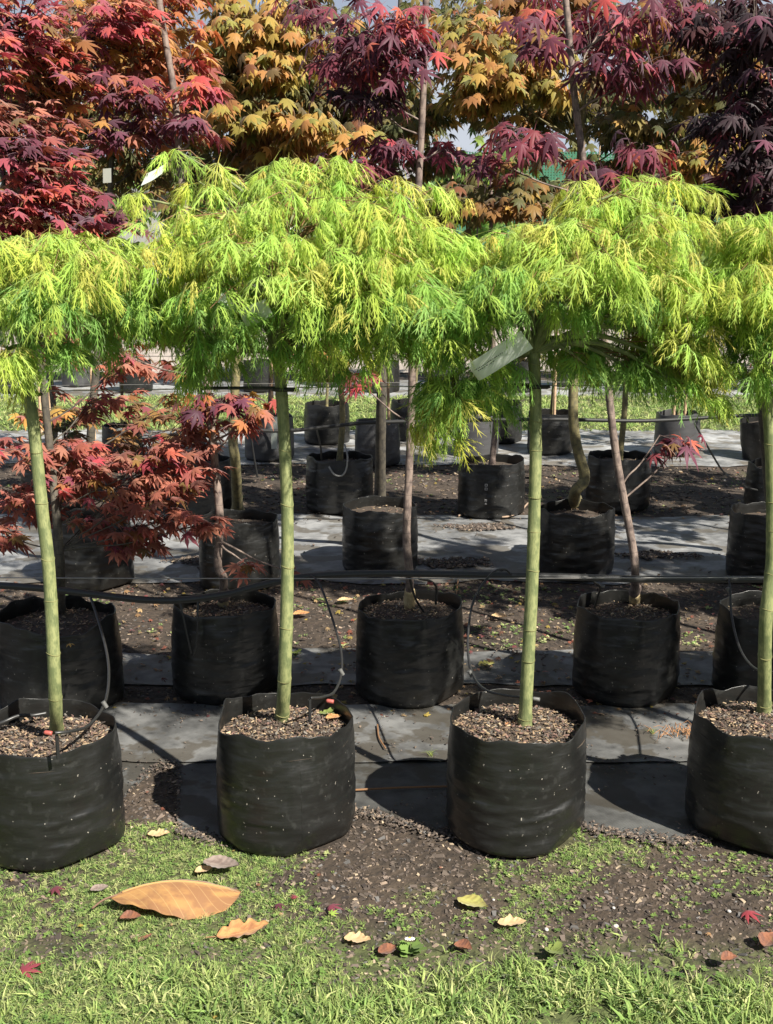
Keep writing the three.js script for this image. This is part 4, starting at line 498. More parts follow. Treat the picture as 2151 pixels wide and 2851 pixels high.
{ // shade netting fence behind the beds: a weave of strands between posts
  const t = thing('shade_netting', 'dark green shade netting stretched between posts behind the far shrubs', 'netting', [0, 0, -26]);
  const strands = []; for (let y = 0.3; y < 3.5; y += 0.055) strands.push(new THREE.BoxGeometry(13, 0.040, 0.002).translate(8, y, 0)); for (let x = 1.5; x < 14.5; x += 0.06) strands.push(new THREE.BoxGeometry(0.036, 3.3, 0.002).translate(x, 1.9, 0.004));
  const n = mesh('net', mergeGeometries(strands), std([0.03, 0.13, 0.075], { roughness: 0.8 }), t); n.userData.kind = 'stuff';
  for (let x = 1.5; x <= 14.5; x += 2.6) mesh('post', new THREE.CylinderGeometry(0.045, 0.05, 3.7, 8).translate(x, 1.8, -0.06), woodMat, t);
}
{ // grey house on the right beyond the track
  const X = 13.6, Zh = -34, wallM = std([0.52, 0.48, 0.42], { roughness: 0.85 }), roofM = std([0.16, 0.155, 0.15], { roughness: 0.8 }), white = std([0.78, 0.77, 0.74], { roughness: 0.6 }), glass = std([0.05, 0.06, 0.07], { roughness: 0.08 });
  const t = thing('house', 'grey roofed pale house far behind the dark purple maple', 'house', [X, 0, Zh]);
  mesh('wall', new THREE.BoxGeometry(11, 5.6, 6).translate(0, 2.8, 0), wallM, t);
  const sh = new THREE.Shape(); sh.moveTo(-3.6, 0); sh.lineTo(0, 1.5); sh.lineTo(3.6, 0); sh.lineTo(3.6, -0.14); sh.lineTo(-3.6, -0.14); const rg = new THREE.ExtrudeGeometry(sh, { depth: 12, bevelEnabled: false }); rg.rotateY(Math.PI / 2); rg.translate(-6, 5.7, 0);
  const roof = mesh('roof', rg, roofM, t); mesh('chimney', new THREE.BoxGeometry(0.7, 1.2, 0.6).translate(1.5, 7.3, -0.6), wallM, roof); mesh('gutter', new THREE.BoxGeometry(12, 0.14, 0.16).translate(0, 5.58, 3.66), white, roof);
  for (const [x, y] of [[-4, 4.1], [-1.4, 4.1], [1.4, 4.1], [4, 4.1], [-4, 1.6], [-1.4, 1.6], [4, 1.6]]) { const w = mesh('window', new THREE.BoxGeometry(1.3, 1.2, 0.1).translate(x, y, 3.0), white, t); for (const s of [-1, 1]) mesh('pane', new THREE.BoxGeometry(0.55, 1.02, 0.04).translate(x + s * 0.3, y, 3.04), glass, w); }
  mesh('door', new THREE.BoxGeometry(1.0, 2.1, 0.1).translate(1.4, 1.05, 3.0), white, t);
  const s = thing('shed', 'low pale shed far behind the middle purple maple', 'shed', [-4, 0, -36]); mesh('wall', new THREE.BoxGeometry(9, 3.2, 5).translate(0, 1.6, 0), std([0.25, 0.25, 0.24]), s); const r2 = rg.clone(); r2.scale(0.82, 0.6, 0.8); r2.translate(0, -0.35, 0); mesh('roof', r2, std([0.17, 0.17, 0.17]), s); mesh('door', new THREE.BoxGeometry(1.4, 2.2, 0.1).translate(1, 1.1, 2.5), white, s);
}
const gFar = 'trees of the far line beyond the track';
[[-13, 5.4, 'dark round tree far off at the left edge'], [-9, 4.4, 'low green tree far off left of the pale shed'], [-1.5, 4.6, 'green tree far off right of the pale shed'], [2.5, 4.0, 'low bushy tree far off in the middle'], [5.5, 4.4, 'small tree far off left of the grey house'], [16, 6.0, 'tall tree far off right of the grey house']].forEach(([x, h, label], i) => {
  seed(190 + i); const z = -31 - (i % 3) * 2, lobes = []; for (let k = 0; k < 9; k++) lobes.push([[x + rr(-1.2, 1.2), 1.6 + (h - 2) * k / 9, z + rr(-1, 1)], 1.1, 0.7, 1.0, 40, k % 2 ? 'spring' : 'olive']);
  tree({ name: 'broadleaf_tree', seed: 190 + i, group: gFar, label, kind: 'simple', per: 5, size: 0.28, pick: 0, mat: bark.dark, r0: 0.12, r1: 0.05, trunk: [[x, -0.02, z], [x + 0.1, h * 0.4, z], [x, h * 0.8, z]], lobes });
});
{ // tree to the right of the view whose shade crosses the track
  seed(199); const x = 7.4, z = -13.6, lobes = []; for (let k = 0; k < 8; k++) lobes.push([[x + rr(-0.8, 0.8), 2.3 + k * 0.18, z + rr(-1.0, 1.0)], 0.7, 0.4, 0.8, 26, 'olive']);
  tree({ name: 'broadleaf_tree', seed: 199, group: gFar, label: 'leafy tree past the right edge shading the gravel track', kind: 'simple', per: 5, size: 0.17, pick: 0, mat: bark.dark, r0: 0.07, r1: 0.03, trunk: [[x, -0.02, z], [x, 1.5, z], [x, 3.2, z]], lobes });
}

// ---------------------------------------------------------------- wires, irrigation pipes, straps, drip tubes
const pvc = std([0.022, 0.022, 0.021], { roughness: 0.45 }), tubeMat = std([0.022, 0.022, 0.021], { roughness: 0.4 }), wireMat = std([0.30, 0.29, 0.27], { roughness: 0.35, metalness: 0.7 }), redMat = std([0.30, 0.07, 0.055], { roughness: 0.5 }), greyPl = std([0.10, 0.10, 0.095], { roughness: 0.5 }), whitePl = std([0.20, 0.20, 0.19], { roughness: 0.5 });
const line = (name, pts, r, mat, label, cat, seg = 60, group) => tag(mesh(name, tube(pts, () => r, seg, 8), mat, scene), label, cat, group);
line('irrigation_pipe', [[-1.808, 0.551, -4.1], [-1.478, 0.544, -4.1], [-1.215, 0.527, -4.1], [-0.836, 0.484, -4.1], [-0.604, 0.501, -4.1], [-0.456, 0.533, -4.12], [-0.289, 0.566, -4.12], [-0.057, 0.578, -4.12], [0.274, 0.575, -4.12], [0.606, 0.566, -4.12], [0.938, 0.557, -4.12], [1.384, 0.556, -4.12], [1.851, 0.552, -4.12]], 0.0128, pvc, 'black irrigation pipe sagging behind the front trunks', 'pipe', 120, 'black irrigation pipes');
line('irrigation_pipe', [[-1.583, 0.578, -6.9], [-1.228, 0.638, -6.9], [-0.984, 0.671, -6.9], [-0.633, 0.657, -6.9], [-0.363, 0.679, -6.9], [-0.093, 0.706, -6.9], [0.446, 0.72, -6.9], [0.985, 0.725, -6.9], [1.524, 0.717, -6.9], [2.062, 0.747, -6.9], [2.6, 0.755, -6.9]], 0.011, pvc, 'black irrigation pipe strung before the fifth row bags', 'pipe', 100, 'black irrigation pipes');
const gW = 'taut support wires';
line('support_wire', [[-1.797, 0.576, -4.08], [-0.221, 0.57, -4.08], [1.799, 0.577, -4.08]], 0.0019, wireMat, 'thin wire stretched just below the sagging pipe', 'wire', 4, gW);
line('support_wire', [[-1.459, 1.311, -3.43], [-0.312, 1.327, -3.43], [0.433, 1.333, -3.43], [1.458, 1.335, -3.43]], 0.0014, wireMat, 'thin wire strapped to the front row trunks', 'wire', 8, gW);
line('support_wire', [[-1.902, 1.313, -4.5], [-0.06, 1.32, -4.5], [1.902, 1.327, -4.5]], 0.0015, wireMat, 'thin wire just above the front strap wire, along the second row', 'wire', 4, gW);
line('support_wire', [[-2.394, 1, -6.2], [-0.035, 1.02, -6.2], [2.394, 1.027, -6.2]], 0.0016, wireMat, 'thin wire passing the top of the straight dark trunk', 'wire', 4, gW);
const strapMat = std([0.016, 0.016, 0.016], { roughness: 0.55 });
function strap(p, r, tail, label) {
  const t = thing('tie_strap', label, 'strap', p, 'black straps tying trunks to the wire'), g = [];
  const loop = []; for (let k = 0; k <= 14; k++) { const a = k / 14 * 6.283; loop.push(V(Math.cos(a) * (r + 0.004) + (Math.cos(a) > 0.7 ? 0.012 : 0), 0.003 * Math.sin(a), Math.sin(a) * (r + 0.004))); }
  mesh('loop', tube(loop, () => 0.0075, 40, 6, (u, f) => 0.55 + 0.45 * Math.abs(Math.sin(f))), strapMat, t);
  mesh('band', tube([V(r * 0.5, 0, -r - 0.008), V(0, 0.002, -r - 0.006), V(-tail * 0.5, -0.002, -0.06), V(-tail, -0.004, -0.075)], () => 0.0075, 20, 6, (u, f) => 0.45 + 0.55 * Math.abs(Math.sin(f))), strapMat, t);
}
strap([-0.966, 1.337, -3.2], 0.0185, 0.09, 'black strap on the stem at the left edge'); strap([-0.294, 1.332, -3.34], 0.019, 0.24, 'black strap with the longest band, on the second front trunk'); strap([0.416, 1.341, -3.33], 0.019, 0.11, 'black strap on the trunk with the long pale label'); strap([1.072, 1.32, -3.36], 0.0185, 0.05, 'black strap on the stem at the right edge');
function drip(label, pts, o = {}) {
  const t = thing('drip_tube', label, 'drip tube', [0, 0, 0], 'drip tubes'); mesh('tube', tube(pts, () => o.r ?? 0.0042, 60, 7), o.mat ?? tubeMat, t);
  if (o.clip) { const c = mesh('clip', new THREE.CylinderGeometry(0.007, 0.007, 0.022, 10), greyPl, t); c.position.set(...o.clip); c.rotation.z = 0.5; }
  if (o.stake) { const [x, y, z] = o.stake, s = mesh('stake', mergeGeometries([new THREE.BoxGeometry(0.009, 0.07, 0.004), new THREE.BoxGeometry(0.003, 0.07, 0.009)]).translate(0, -0.03, 0), strapMat, t); s.position.set(x, y, z); }
  if (o.emitter) { const e = mesh('emitter', new THREE.LatheGeometry([[0, -0.012], [0.006, -0.012], [0.0065, -0.006], [0.006, 0.006], [0.004, 0.010], [0, 0.011]].map(p => new THREE.Vector2(...p)), 12), o.white ? greyPl : redMat, t); e.position.set(...o.emitter); e.rotation.z = 1.4; }
}
drip('drip tube curving into the bag at the left edge, with a red emitter', [[-1.046, 0.511, -4.05], [-0.994, 0.441, -3.95], [-0.936, 0.376, -3.8], [-0.889, 0.355, -3.6], [-0.86, 0.36, -3.4], [-0.855, 0.385, -3.2], [-0.866, 0.432, -3.05], [-0.898, 0.441, -3.02]], { clip: [-0.854, 0.369, -3.4], stake: [-0.896, 0.425, -3.03], emitter: [-0.917, 0.441, -3.02], r: 0.0048 });
drip('drip tube lying over the back rim at the left edge', [[-1.225, 0.318, -3.3], [-1.14, 0.351, -3.3], [-1.094, 0.362, -3.33], [-1.062, 0.351, -3.36], [-1.026, 0.35, -3.38]], { r: 0.0055 });
drip('drip tube bowing right into the bag behind the big tan leaf', [[-0.276, 0.573, -4.12], [-0.236, 0.559, -4.05], [-0.191, 0.475, -3.95], [-0.154, 0.409, -3.8], [-0.146, 0.375, -3.65], [-0.162, 0.372, -3.5], [-0.191, 0.413, -3.35], [-0.22, 0.438, -3.28]], { clip: [-0.146, 0.38, -3.65], stake: [-0.224, 0.432, -3.27], emitter: [-0.167, 0.42, -3.3] });
drip('drip tube bowing left into the creased front bag', [[0.448, 0.569, -4.12], [0.419, 0.605, -4.08], [0.365, 0.604, -4.02], [0.299, 0.525, -3.95], [0.272, 0.425, -3.8], [0.275, 0.383, -3.65], [0.303, 0.381, -3.5], [0.372, 0.396, -3.4], [0.437, 0.409, -3.36]], { clip: [0.271, 0.379, -3.64], emitter: [0.445, 0.407, -3.35], white: true });
drip('drip tube dropping past the second row bag at the right edge', [[1.217, 0.556, -4.12], [1.219, 0.55, -4.08], [1.209, 0.459, -4], [1.199, 0.392, -3.85], [1.186, 0.396, -3.65], [1.196, 0.436, -3.5], [1.235, 0.461, -3.4]], { clip: [1.214, 0.531, -4.07] });
drip('narrow tube loop hanging over a second row bag rim', [[-0.772, 0.458, -4.25], [-0.756, 0.382, -4.24], [-0.737, 0.273, -4.24], [-0.725, 0.228, -4.24], [-0.709, 0.282, -4.24], [-0.702, 0.397, -4.25], [-0.706, 0.435, -4.3], [-0.72, 0.383, -4.4]], {});
drip('short drip tube with a red emitter in the pale mulch bag', [[0.118, 0.553, -4.14], [0.165, 0.497, -4.3], [0.191, 0.442, -4.4], [0.19, 0.371, -4.42]], { emitter: [0.162, 0.489, -4.3], r: 0.0048 });
drip('dark stake tube leaning on the straight grey stem', [[0.08, 0.554, -4.2], [0.107, 0.435, -4.3], [0.142, 0.358, -4.36]], { r: 0.0042, mat: strapMat });
drip('two armed drip tube in the bag right of the third front trunk', [[0.741, 0.546, -4.13], [0.8, 0.475, -4.3], [0.801, 0.42, -4.35], [0.797, 0.37, -4.38]], { emitter: [0.805, 0.479, -4.3], white: true });
drip('pale drip tube looped over the fourth row bag front', [[-0.27, 0.46, -7.6], [-0.25, 0.397, -7.53], [-0.257, 0.315, -7.53], [-0.287, 0.27, -7.53], [-0.334, 0.276, -7.53], [-0.37, 0.326, -7.54]], { mat: whitePl, r: 0.006 });
drip('black drip tube swinging down at the right over bare soil', [[1.795, 0.701, -6.9], [1.97, 0.473, -7.1], [2.075, 0.349, -7.2], [2.21, 0.253, -7.3], [2.36, 0.197, -7.4]], { r: 0.006, clip: [2.084, 0.343, -7.2], mat: strapMat });
drip('black drip tube hanging from the far pipe behind the second front trunk', [[-0.795, 0.66, -6.9], [-0.783, 0.5, -6.95], [-0.77, 0.365, -7]], { r: 0.006, mat: strapMat });
drip('black drip tube hanging into the wide fourth row bag', [[-0.409, 0.671, -6.9], [-0.408, 0.496, -7.3], [-0.42, 0.363, -7.6]], { r: 0.006, mat: strapMat });

// ---------------------------------------------------------------- labels tied to branches
const tagTex = (() => { const c = document.createElement('canvas'); c.width = 512; c.height = 128; const x = c.getContext('2d'); x.fillStyle = '#dfe6dc'; x.fillRect(0, 0, 512, 128); x.fillStyle = '#4a4f4a'; const r = mulberry(9); for (const [y, a, b] of [[52, 90, 330], [66, 110, 250]]) for (let u = a; u < b;) { const w = 4 + r() * 12; x.fillRect(u, y + r() * 2, w, 5); u += w + 3 + r() * 4; } const t = new THREE.CanvasTexture(c); t.colorSpace = THREE.SRGBColorSpace; return t; })();
const tagMat = new THREE.MeshPhysicalMaterial({ map: tagTex, side: THREE.DoubleSide, roughness: 0.95, transmission: 0.35, thickness: 0, clearcoat: 0.3, clearcoatRoughness: 0.35 });
const plainTag = new THREE.MeshPhysicalMaterial({ side: THREE.DoubleSide, roughness: 0.95, transmission: 0.35, thickness: 0, clearcoat: 0.3, clearcoatRoughness: 0.35 }); plainTag.color.setRGB(0.62, 0.68, 0.60);
function label(pts, across, w, mat, text) { // strip along pts, width along the across vectors
  const c = new THREE.CatmullRomCurve3(pts.map(p => V(p))), P = [], I = [], U = [], n = 24;
  for (let i = 0; i <= n; i++) { const p = c.getPointAt(i / n), f = i / n * (across.length - 1), k = Math.min(across.length - 2, Math.floor(f)), a = V(across[k]).lerp(V(across[k + 1]), f - k).normalize(); for (const s of [-0.5, 0.5]) { P.push(p.x + a.x * w * s, p.y + a.y * w * s, p.z + a.z * w * s); U.push(i / n, s + 0.5); } if (i) { const q = i * 2; I.push(q - 2, q - 1, q, q - 1, q + 1, q); } }
  tag(mesh('plant_label', geoFrom(P, I, null, U), mat, scene), text, 'plant label', 'strip labels on branches and pots');
}
label([[0.229, 1.398, -3.215], [0.234, 1.400, -3.183], [0.270, 1.425, -3.157], [0.301, 1.448, -3.140], [0.363, 1.491, -3.107]], [[-0.590, 0.807, 0.036], [-0.590, 0.807, 0.036], [-0.590, 0.807, 0.036], [-0.590, 0.807, 0.036], [-0.590, 0.807, 0.036]], 0.056, tagMat, 'long pale label sticking out left of the third front trunk');
label([[-0.378, 1.542, -3.156], [-0.342, 1.555, -3.135], [-0.302, 1.572, -3.124]], [[-0.409, 0.904, 0.125], [-0.409, 0.904, 0.125], [-0.409, 0.904, 0.125]], 0.05, plainTag, 'grey green label among leaves left of the second trunk');
label([[-0.432, 1.597, -3.14], [-0.412, 1.586, -3.13], [-0.393, 1.571, -3.15]], [[0.3, 0.8, -0.5], [0.2, 0.8, -0.55], [0.1, 0.85, -0.5]], 0.03, plainTag, 'bright white label end among the widest lime crown leaves');
label([[-1.036, 1.486, -3.15], [-1.012, 1.488, -3.15], [-0.995, 1.48, -3.15]], [[0.1, 0.9, 0.4], [0.1, 0.9, 0.4], [0.1, 0.9, 0.4]], 0.045, plainTag, 'pale label cut by the left edge');
label([[-0.686, 1.908, -3.5], [-0.653, 1.923, -3.5], [-0.625, 1.941, -3.5]], [[0.4, 0.85, -0.3], [0.4, 0.85, -0.3], [0.4, 0.85, -0.3]], 0.04, plainTag, 'cream label above the lime crown at upper left');
label([[-0.984, 1.959, -4.3], [-0.955, 1.961, -4.3]], [[0.1, 0.9, 0.3], [0.1, 0.9, 0.3]], 0.05, plainTag, 'small grey label under the ochre leaves at upper left');
label([[-0.885, 0.387, -9.35], [-0.893, 0.25, -9.4], [-0.898, 0.114, -9.43]], [[1, 0, 0.2], [1, 0, 0.2], [1, 0, 0.2]], 0.05, plainTag, 'white vertical label on a far grey bag behind the second trunk');
label([[-2.019, 0.357, -8.95], [-2, 0.289, -8.93], [-1.975, 0.165, -8.93]], [[1, 0.2, 0.2], [1, 0.2, 0.2], [1, 0.2, 0.2]], 0.055, plainTag, 'white slanting label on the narrow black pot');

// ---------------------------------------------------------------- ground cover (nobody could count it)
const coverProps = { vertexColors: true, side: THREE.DoubleSide, roughness: 0.97, transmission: 0.35, thickness: 0, specularIntensity: 0.4 };
const coverMat = new THREE.MeshPhysicalMaterial(coverProps);
function tuft(sd, n, wide, lean) { const r = mulberry(sd), P = [], I = [], C = []; for (let k = 0; k < n; k++) { const a = r() * 6.28, b = r() * 6.28, h = 0.55 + r() * 0.6, l = lean * (0.3 + r()), w = wide * (0.7 + r() * 0.6), x = (r() - 0.5) * 0.5, z = (r() - 0.5) * 0.5, q = P.length / 3, sx = Math.cos(b) * w, sz = Math.sin(b) * w, dx = Math.cos(a) * l, dz = Math.sin(a) * l, c = 0.85 + r() * 0.3; P.push(x - sx, 0, z - sz, x + sx, 0, z + sz, x + dx * 0.3 - sx * 0.9, h * 0.55, z + dz * 0.3 - sz * 0.9, x + dx * 0.3 + sx * 0.9, h * 0.55, z + dz * 0.3 + sz * 0.9, x + dx, h * (1 - 0.25 * l), z + dz); for (let i = 0; i < 5; i++) C.push(c * (i < 2 ? 1.05 : 1), c, c * 0.95); I.push(q, q + 1, q + 2, q + 1, q + 3, q + 2, q + 2, q + 3, q + 4); } return geoFrom(P, I, C); }
const tufts = [tuft(1, 8, 0.052, 0.8), tuft(2, 9, 0.045, 1.0), tuft(3, 7, 0.062, 1.15)];
const leaflet = (P, I, C, ax, ay, az, a, len, wid, rise, c) => { const q = P.length / 3, d = [Math.sin(a), Math.cos(a)], s = [d[1], -d[0]]; for (const [u, w, y] of [[0, 0, 0], [0.45, -1, rise * 0.6], [0.5, 0, rise * 0.45], [0.45, 1, rise * 0.6], [0.85, -0.75, rise], [0.85, 0.75, rise], [0.98, 0, rise * 0.95]]) { P.push(ax + d[0] * u * len + s[0] * w * wid, ay + y * len, az + d[1] * u * len + s[1] * w * wid); C.push(c, c, c); } I.push(q, q + 2, q + 1, q, q + 3, q + 2, q + 1, q + 2, q + 4, q + 2, q + 3, q + 5, q + 4, q + 2, q + 6, q + 2, q + 5, q + 6); };
function rosette(sd, n, len, wid, stem) { const r = mulberry(sd), P = [], I = [], C = []; for (let k = 0; k < n; k++) leaflet(P, I, C, (r() - 0.5) * 0.6, stem * r(), (r() - 0.5) * 0.6, r() * 6.28, len * (0.6 + r() * 0.7), wid * (0.7 + r() * 0.5), 0.15 + r() * 0.4, 0.8 + r() * 0.35); return geoFrom(P, I, C); }
function clover(sd) { const r = mulberry(sd), P = [], I = [], C = []; for (let k = 0; k < 3; k++) { const x = (r() - 0.5) * 2.2, z = (r() - 0.5) * 2.2, y = 0.8 + r() * 1.1, a = r() * 6.28; for (let j = 0; j < 3; j++) leaflet(P, I, C, x, y, z, a + j * 2.09, 0.8, 0.38, 0.05, 0.85 + r() * 0.25); } return geoFrom(P, I, C); }
const rosettes = [rosette(11, 7, 0.9, 0.28, 0.5), rosette(12, 9, 0.7, 0.3, 0.6), rosette(13, 6, 1.0, 0.2, 0.4)], clovers = [clover(21), clover(22)];
const scatter = (name, label, cat, geos, mat, n, fn) => { const lists = geos.map(() => []); for (let i = 0; i < n; i++) { const e = fn(i); if (e) lists[i % geos.length].push(e); } lists.forEach((l, k) => l.length && tag(instanced(name, geos[k], mat, l), label + (k ? [', broader kind', ', finer kind', ', sparser kind'][k - 1] : ''), cat)); };
const mul = (c, j) => c.map(v => v * j), pickc = a => a[Math.floor(R() * a.length)];
const front = () => [rr(-1.7, 1.7), rr(-3.75, -1.9)];
const inBag = (x, z) => [[-0.995, -3.255], [-0.303, -3.339], [0.389, -3.328], [1.135, -3.357]].some(b => Math.hypot(x - b[0], z - b[1]) < 0.185);
const lawnEdge = x => -2.53 + 0.13 * fbm(x * 1.8, 7) + 0.07 * fbm(x * 6, 2);
const mossAt = (x, z) => 1.2 * fbm(x * 1.7, z * 1.7, 5) + 0.8 * fbm(x * 5, z * 5, 2) + 0.35 * fbm(x * 13, z * 13, 6) - 0.55 * Math.exp(-(((z + 2.68 - 0.04 * fbm(x * 3, 3)) / 0.055) ** 2)) + 0.62 * sm(-x, 0.08, 0.4) - 0.28 * sm(x, -0.2, 0.1) + 0.05 * sm(z, -2.95, -2.75) - 1.5 * sm(-z, 3.33, 3.4) + 0.5 * Math.exp(-(((x + 0.95) / 0.4) ** 2 + ((z + 2.98) / 0.14) ** 2)) - (x > -0.15 && x < 0.3 && z < -2.95 ? 0.5 : 0);
const grassDyes = [[0.28, 0.37, 0.11], [0.35, 0.43, 0.15], [0.21, 0.32, 0.09], [0.44, 0.47, 0.21], [0.16, 0.25, 0.07]];
seed(401);
scatter('grass', 'sunlit mown grass along the bottom of the picture', 'grass', tufts, coverMat, 13000, () => { const x = rr(-1.7, 1.7), z = rr(-2.85, -1.95), e = lawnEdge(x); if (z < e && R() > Math.exp(-(e - z) / 0.035)) return; const thin = fbm(x * 4, z * 4, 31); if (thin < -0.25 && R() < 0.85) return; const S = rr(0.018, 0.054) * (z < e ? 0.7 : 1) * (1 + 0.5 * thin); return { m: mat4(V(x, groundY(x, z) - 0.002, z), rr(0, 6.28), rr(-0.25, 0.35), rr(-0.3, 0.3), V(S, S * rr(0.7, 1.3), S)), c: mul(pickc(grassDyes), rr(0.8, 1.2)) }; });
scatter('moss_tufts', 'short mossy turf creeping towards the front bags', 'turf', tufts, coverMat, 40000, () => { const [x, z] = front(); if (inBag(x, z) || z < matFront(x) - 0.03) return; const m = mossAt(x, z); if (m < rr(-0.05, 0.6)) return; const S = rr(0.007, 0.019); return { m: mat4(V(x, groundY(x, z) - 0.001, z), rr(0, 6.28), rr(-0.3, 0.3), rr(-0.3, 0.3), V(S * 1.2, S, S * 1.2)), c: mul(pickc(grassDyes), rr(0.75, 1.15)) }; });
scatter('ground_weeds', 'tiny green seedlings scattered over the dark soil', 'weeds', rosettes, coverMat, 26000, () => { const [x, z] = front(); if (inBag(x, z) || z < matFront(x) - 0.02) return; const m = mossAt(x, z) + (x > 0.2 ? 0.25 : 0); if (m < rr(-0.6, 0.7)) return; const S = rr(0.004, 0.013); return { m: mat4(V(x, groundY(x, z), z), rr(0, 6.28), rr(-0.2, 0.2), rr(-0.2, 0.2), S), c: mul(pickc([[0.17, 0.26, 0.06], [0.24, 0.32, 0.09], [0.11, 0.19, 0.04], [0.30, 0.33, 0.13]]), rr(0.8, 1.2)) }; });
scatter('clover', 'dark green clover patch in the grass', 'clover', clovers, coverMat, 2600, () => { const x = rr(-1.2, 1.7), z = rr(-2.75, -2.15); const d = Math.max(Math.exp(-(((x - 0.55) / 0.22) ** 2 + ((z + 2.52) / 0.14) ** 2)), Math.exp(-(((x + 0.13) / 0.10) ** 2 + ((z + 2.62) / 0.05) ** 2)), 0.05 + 0.2 * fbm(x * 4, z * 4, 41)); if (R() > d || z < lawnEdge(x) - 0.06) return; const S = rr(0.006, 0.010); return { m: mat4(V(x, groundY(x, z), z), rr(0, 6.28), rr(-0.15, 0.15), rr(-0.15, 0.15), V(S, S * 1.6, S)), c: mul(pickc([[0.10, 0.19, 0.04], [0.14, 0.24, 0.05], [0.19, 0.29, 0.07]]), rr(0.8, 1.2)) }; });
const soilDyes = [[0.09, 0.07, 0.055], [0.055, 0.042, 0.035], [0.13, 0.10, 0.08], [0.20, 0.15, 0.11], [0.10, 0.095, 0.09], [0.32, 0.25, 0.17], [0.07, 0.05, 0.045]];
function soilBits(n, label, fn) { const li = []; for (let i = 0; i < n; i++) { const e = fn(); if (e) li.push(e); } for (let v = 0; v < 3; v++) tag(instanced('bark_litter', chipGeo[v], chipMat, li.filter((_, i) => i % 3 === v)), label + ['', ', darker bits', ', paler bits'][v], 'litter'); }
const bit = (x, z, lo, hi, y = 0) => { const S = rr(lo, hi); return { m: mat4(V(x, groundY(x, z) + y + S * 0.1, z), rr(0, 6.28), rr(-0.5, 0.5), rr(-0.5, 0.5), V(S, S * rr(0.5, 1), S * rr(0.5, 1.2))), c: mul(soilDyes[Math.floor(R() * R() * 7)], rr(0.55, 1.3)) }; };
soilBits(34000, 'dark bark crumbs over the soil before the front bags', () => { const [x, z] = front(); if (inBag(x, z) || z > lawnEdge(x) + 0.05 || z < matFront(x) - 0.02 || mossAt(x, z) > rr(0.3, 1.2)) return; return bit(x, z, 0.004, R() < 0.15 ? 0.024 : 0.014); });
soilBits(4200, 'soil crumbs banked along the front mat edge', () => { const x = rr(-1.7, 1.8), z = matFront(x) + (R() + R() + R() - 1.7) * 0.045; if (inBag(x, z)) return; return bit(x, z, 0.004, 0.013, 0.012); });
soilBits(5000, 'bark crumbs strewn on the front weed mat', () => { const x = rr(-1.8, 1.9), z = rr(-4.3, -3.3); if (inBag(x, z) || fbm(x * 4, z * 4, 51) < rr(-0.1, 0.6)) return; return bit(x, z, 0.004, 0.011, 0.018); });
soilBits(9000, 'bark and leaf crumbs on the soil under the second row', () => { const x = rr(-2.4, 2.4), z = rr(-6.05, -4.2); return bit(x, z, 0.006, 0.02, z > -4.95 && z < -4.5 ? (fbm(x * 3, z * 3, 61) > 0.25 ? 0.014 : -0.02) : 0); });
soilBits(1600, 'litter heaped along the grey third row mat', () => { const x = rr(-2.8, 2.8), z = rr(-7.6, -5.95); if (fbm(x * 2.2, z * 3.5, 71) < rr(0.25, 0.6)) return; return bit(x, z, 0.008, 0.026, 0.014); });
soilBits(2600, 'brown litter heaps on the grey third row mat', () => { const [cx, cz, w] = [[0.36, -6.35, 0.22], [1.5, -6.5, 0.2], [2.1, -6.45, 0.16], [-1.0, -6.4, 0.2], [0.55, -7.2, 0.2]][Math.floor(R() * 5)], a = rr(0, 6.28), q = w * Math.sqrt(R()) * (0.7 + 0.5 * fbm(Math.cos(a) * 2, Math.sin(a) * 2, cx)); return bit(cx + Math.cos(a) * q * 1.4, cz + Math.sin(a) * q * 0.6, 0.008, 0.024, 0.016); });
soilBits(5000, 'coarse litter on the soil behind the fourth row', () => bit(rr(-3.6, 3.6), rr(-9.5, -7.5), 0.010, 0.035));
scatter('soil_weeds', 'low weeds on the soil between the rows', 'weeds', rosettes, coverMat, 3600, () => { const far = R() < 0.5, x = far ? rr(-3.4, 3.4) : rr(-2.2, 2.2), z = far ? rr(-9.3, -7.5) : rr(-5.95, -4.95); if (fbm(x * 1.6, z * 2.5, 81) < rr(0.0, 0.5)) return; const S = rr(0.008, 0.022); return { m: mat4(V(x, groundY(x, z), z), rr(0, 6.28), rr(-0.2, 0.2), rr(-0.2, 0.2), S), c: mul(pickc(grassDyes), rr(0.7, 1.1)) }; });
scatter('grass_strip', 'bright grass strip between the far beds', 'grass', tufts, coverMat, 9000, () => { const x = rr(-6, 6), z = rr(-13.6, -11.1); const S = rr(0.03, 0.06); return { m: mat4(V(x, groundY(x, z), z), rr(0, 6.28), rr(-0.3, 0.3), rr(-0.3, 0.3), V(S * 1.6, S, S * 1.6)), c: mul(pickc(grassDyes), rr(0.8, 1.2)) }; });
const litterDyes = [[0.26, 0.08, 0.045], [0.34, 0.20, 0.09], [0.20, 0.09, 0.05], [0.42, 0.29, 0.14], [0.18, 0.05, 0.05], [0.40, 0.30, 0.06], [0.15, 0.10, 0.06]];
scatter('leaf_litter', 'small dry maple leaves littering the soil between rows', 'leaf litter', [LEAF.mid[0], LEAF.simple[0], LEAF.narrow[1]], leafWhite, 2400, i => { const far = i % 3 === 0, x = far ? rr(-3, 3) : rr(-2.1, 2.1), z = far ? rr(-9.2, -7.4) : rr(-6.1, -4.15); const S = rr(0.010, 0.030); return { m: mat4(V(x, groundY(x, z) + 0.012 + rr(0, 0.008), z), rr(0, 6.28), rr(-0.5, 0.4), rr(-0.4, 0.4), S), c: mul(pickc(litterDyes), rr(0.7, 1.2)) }; });
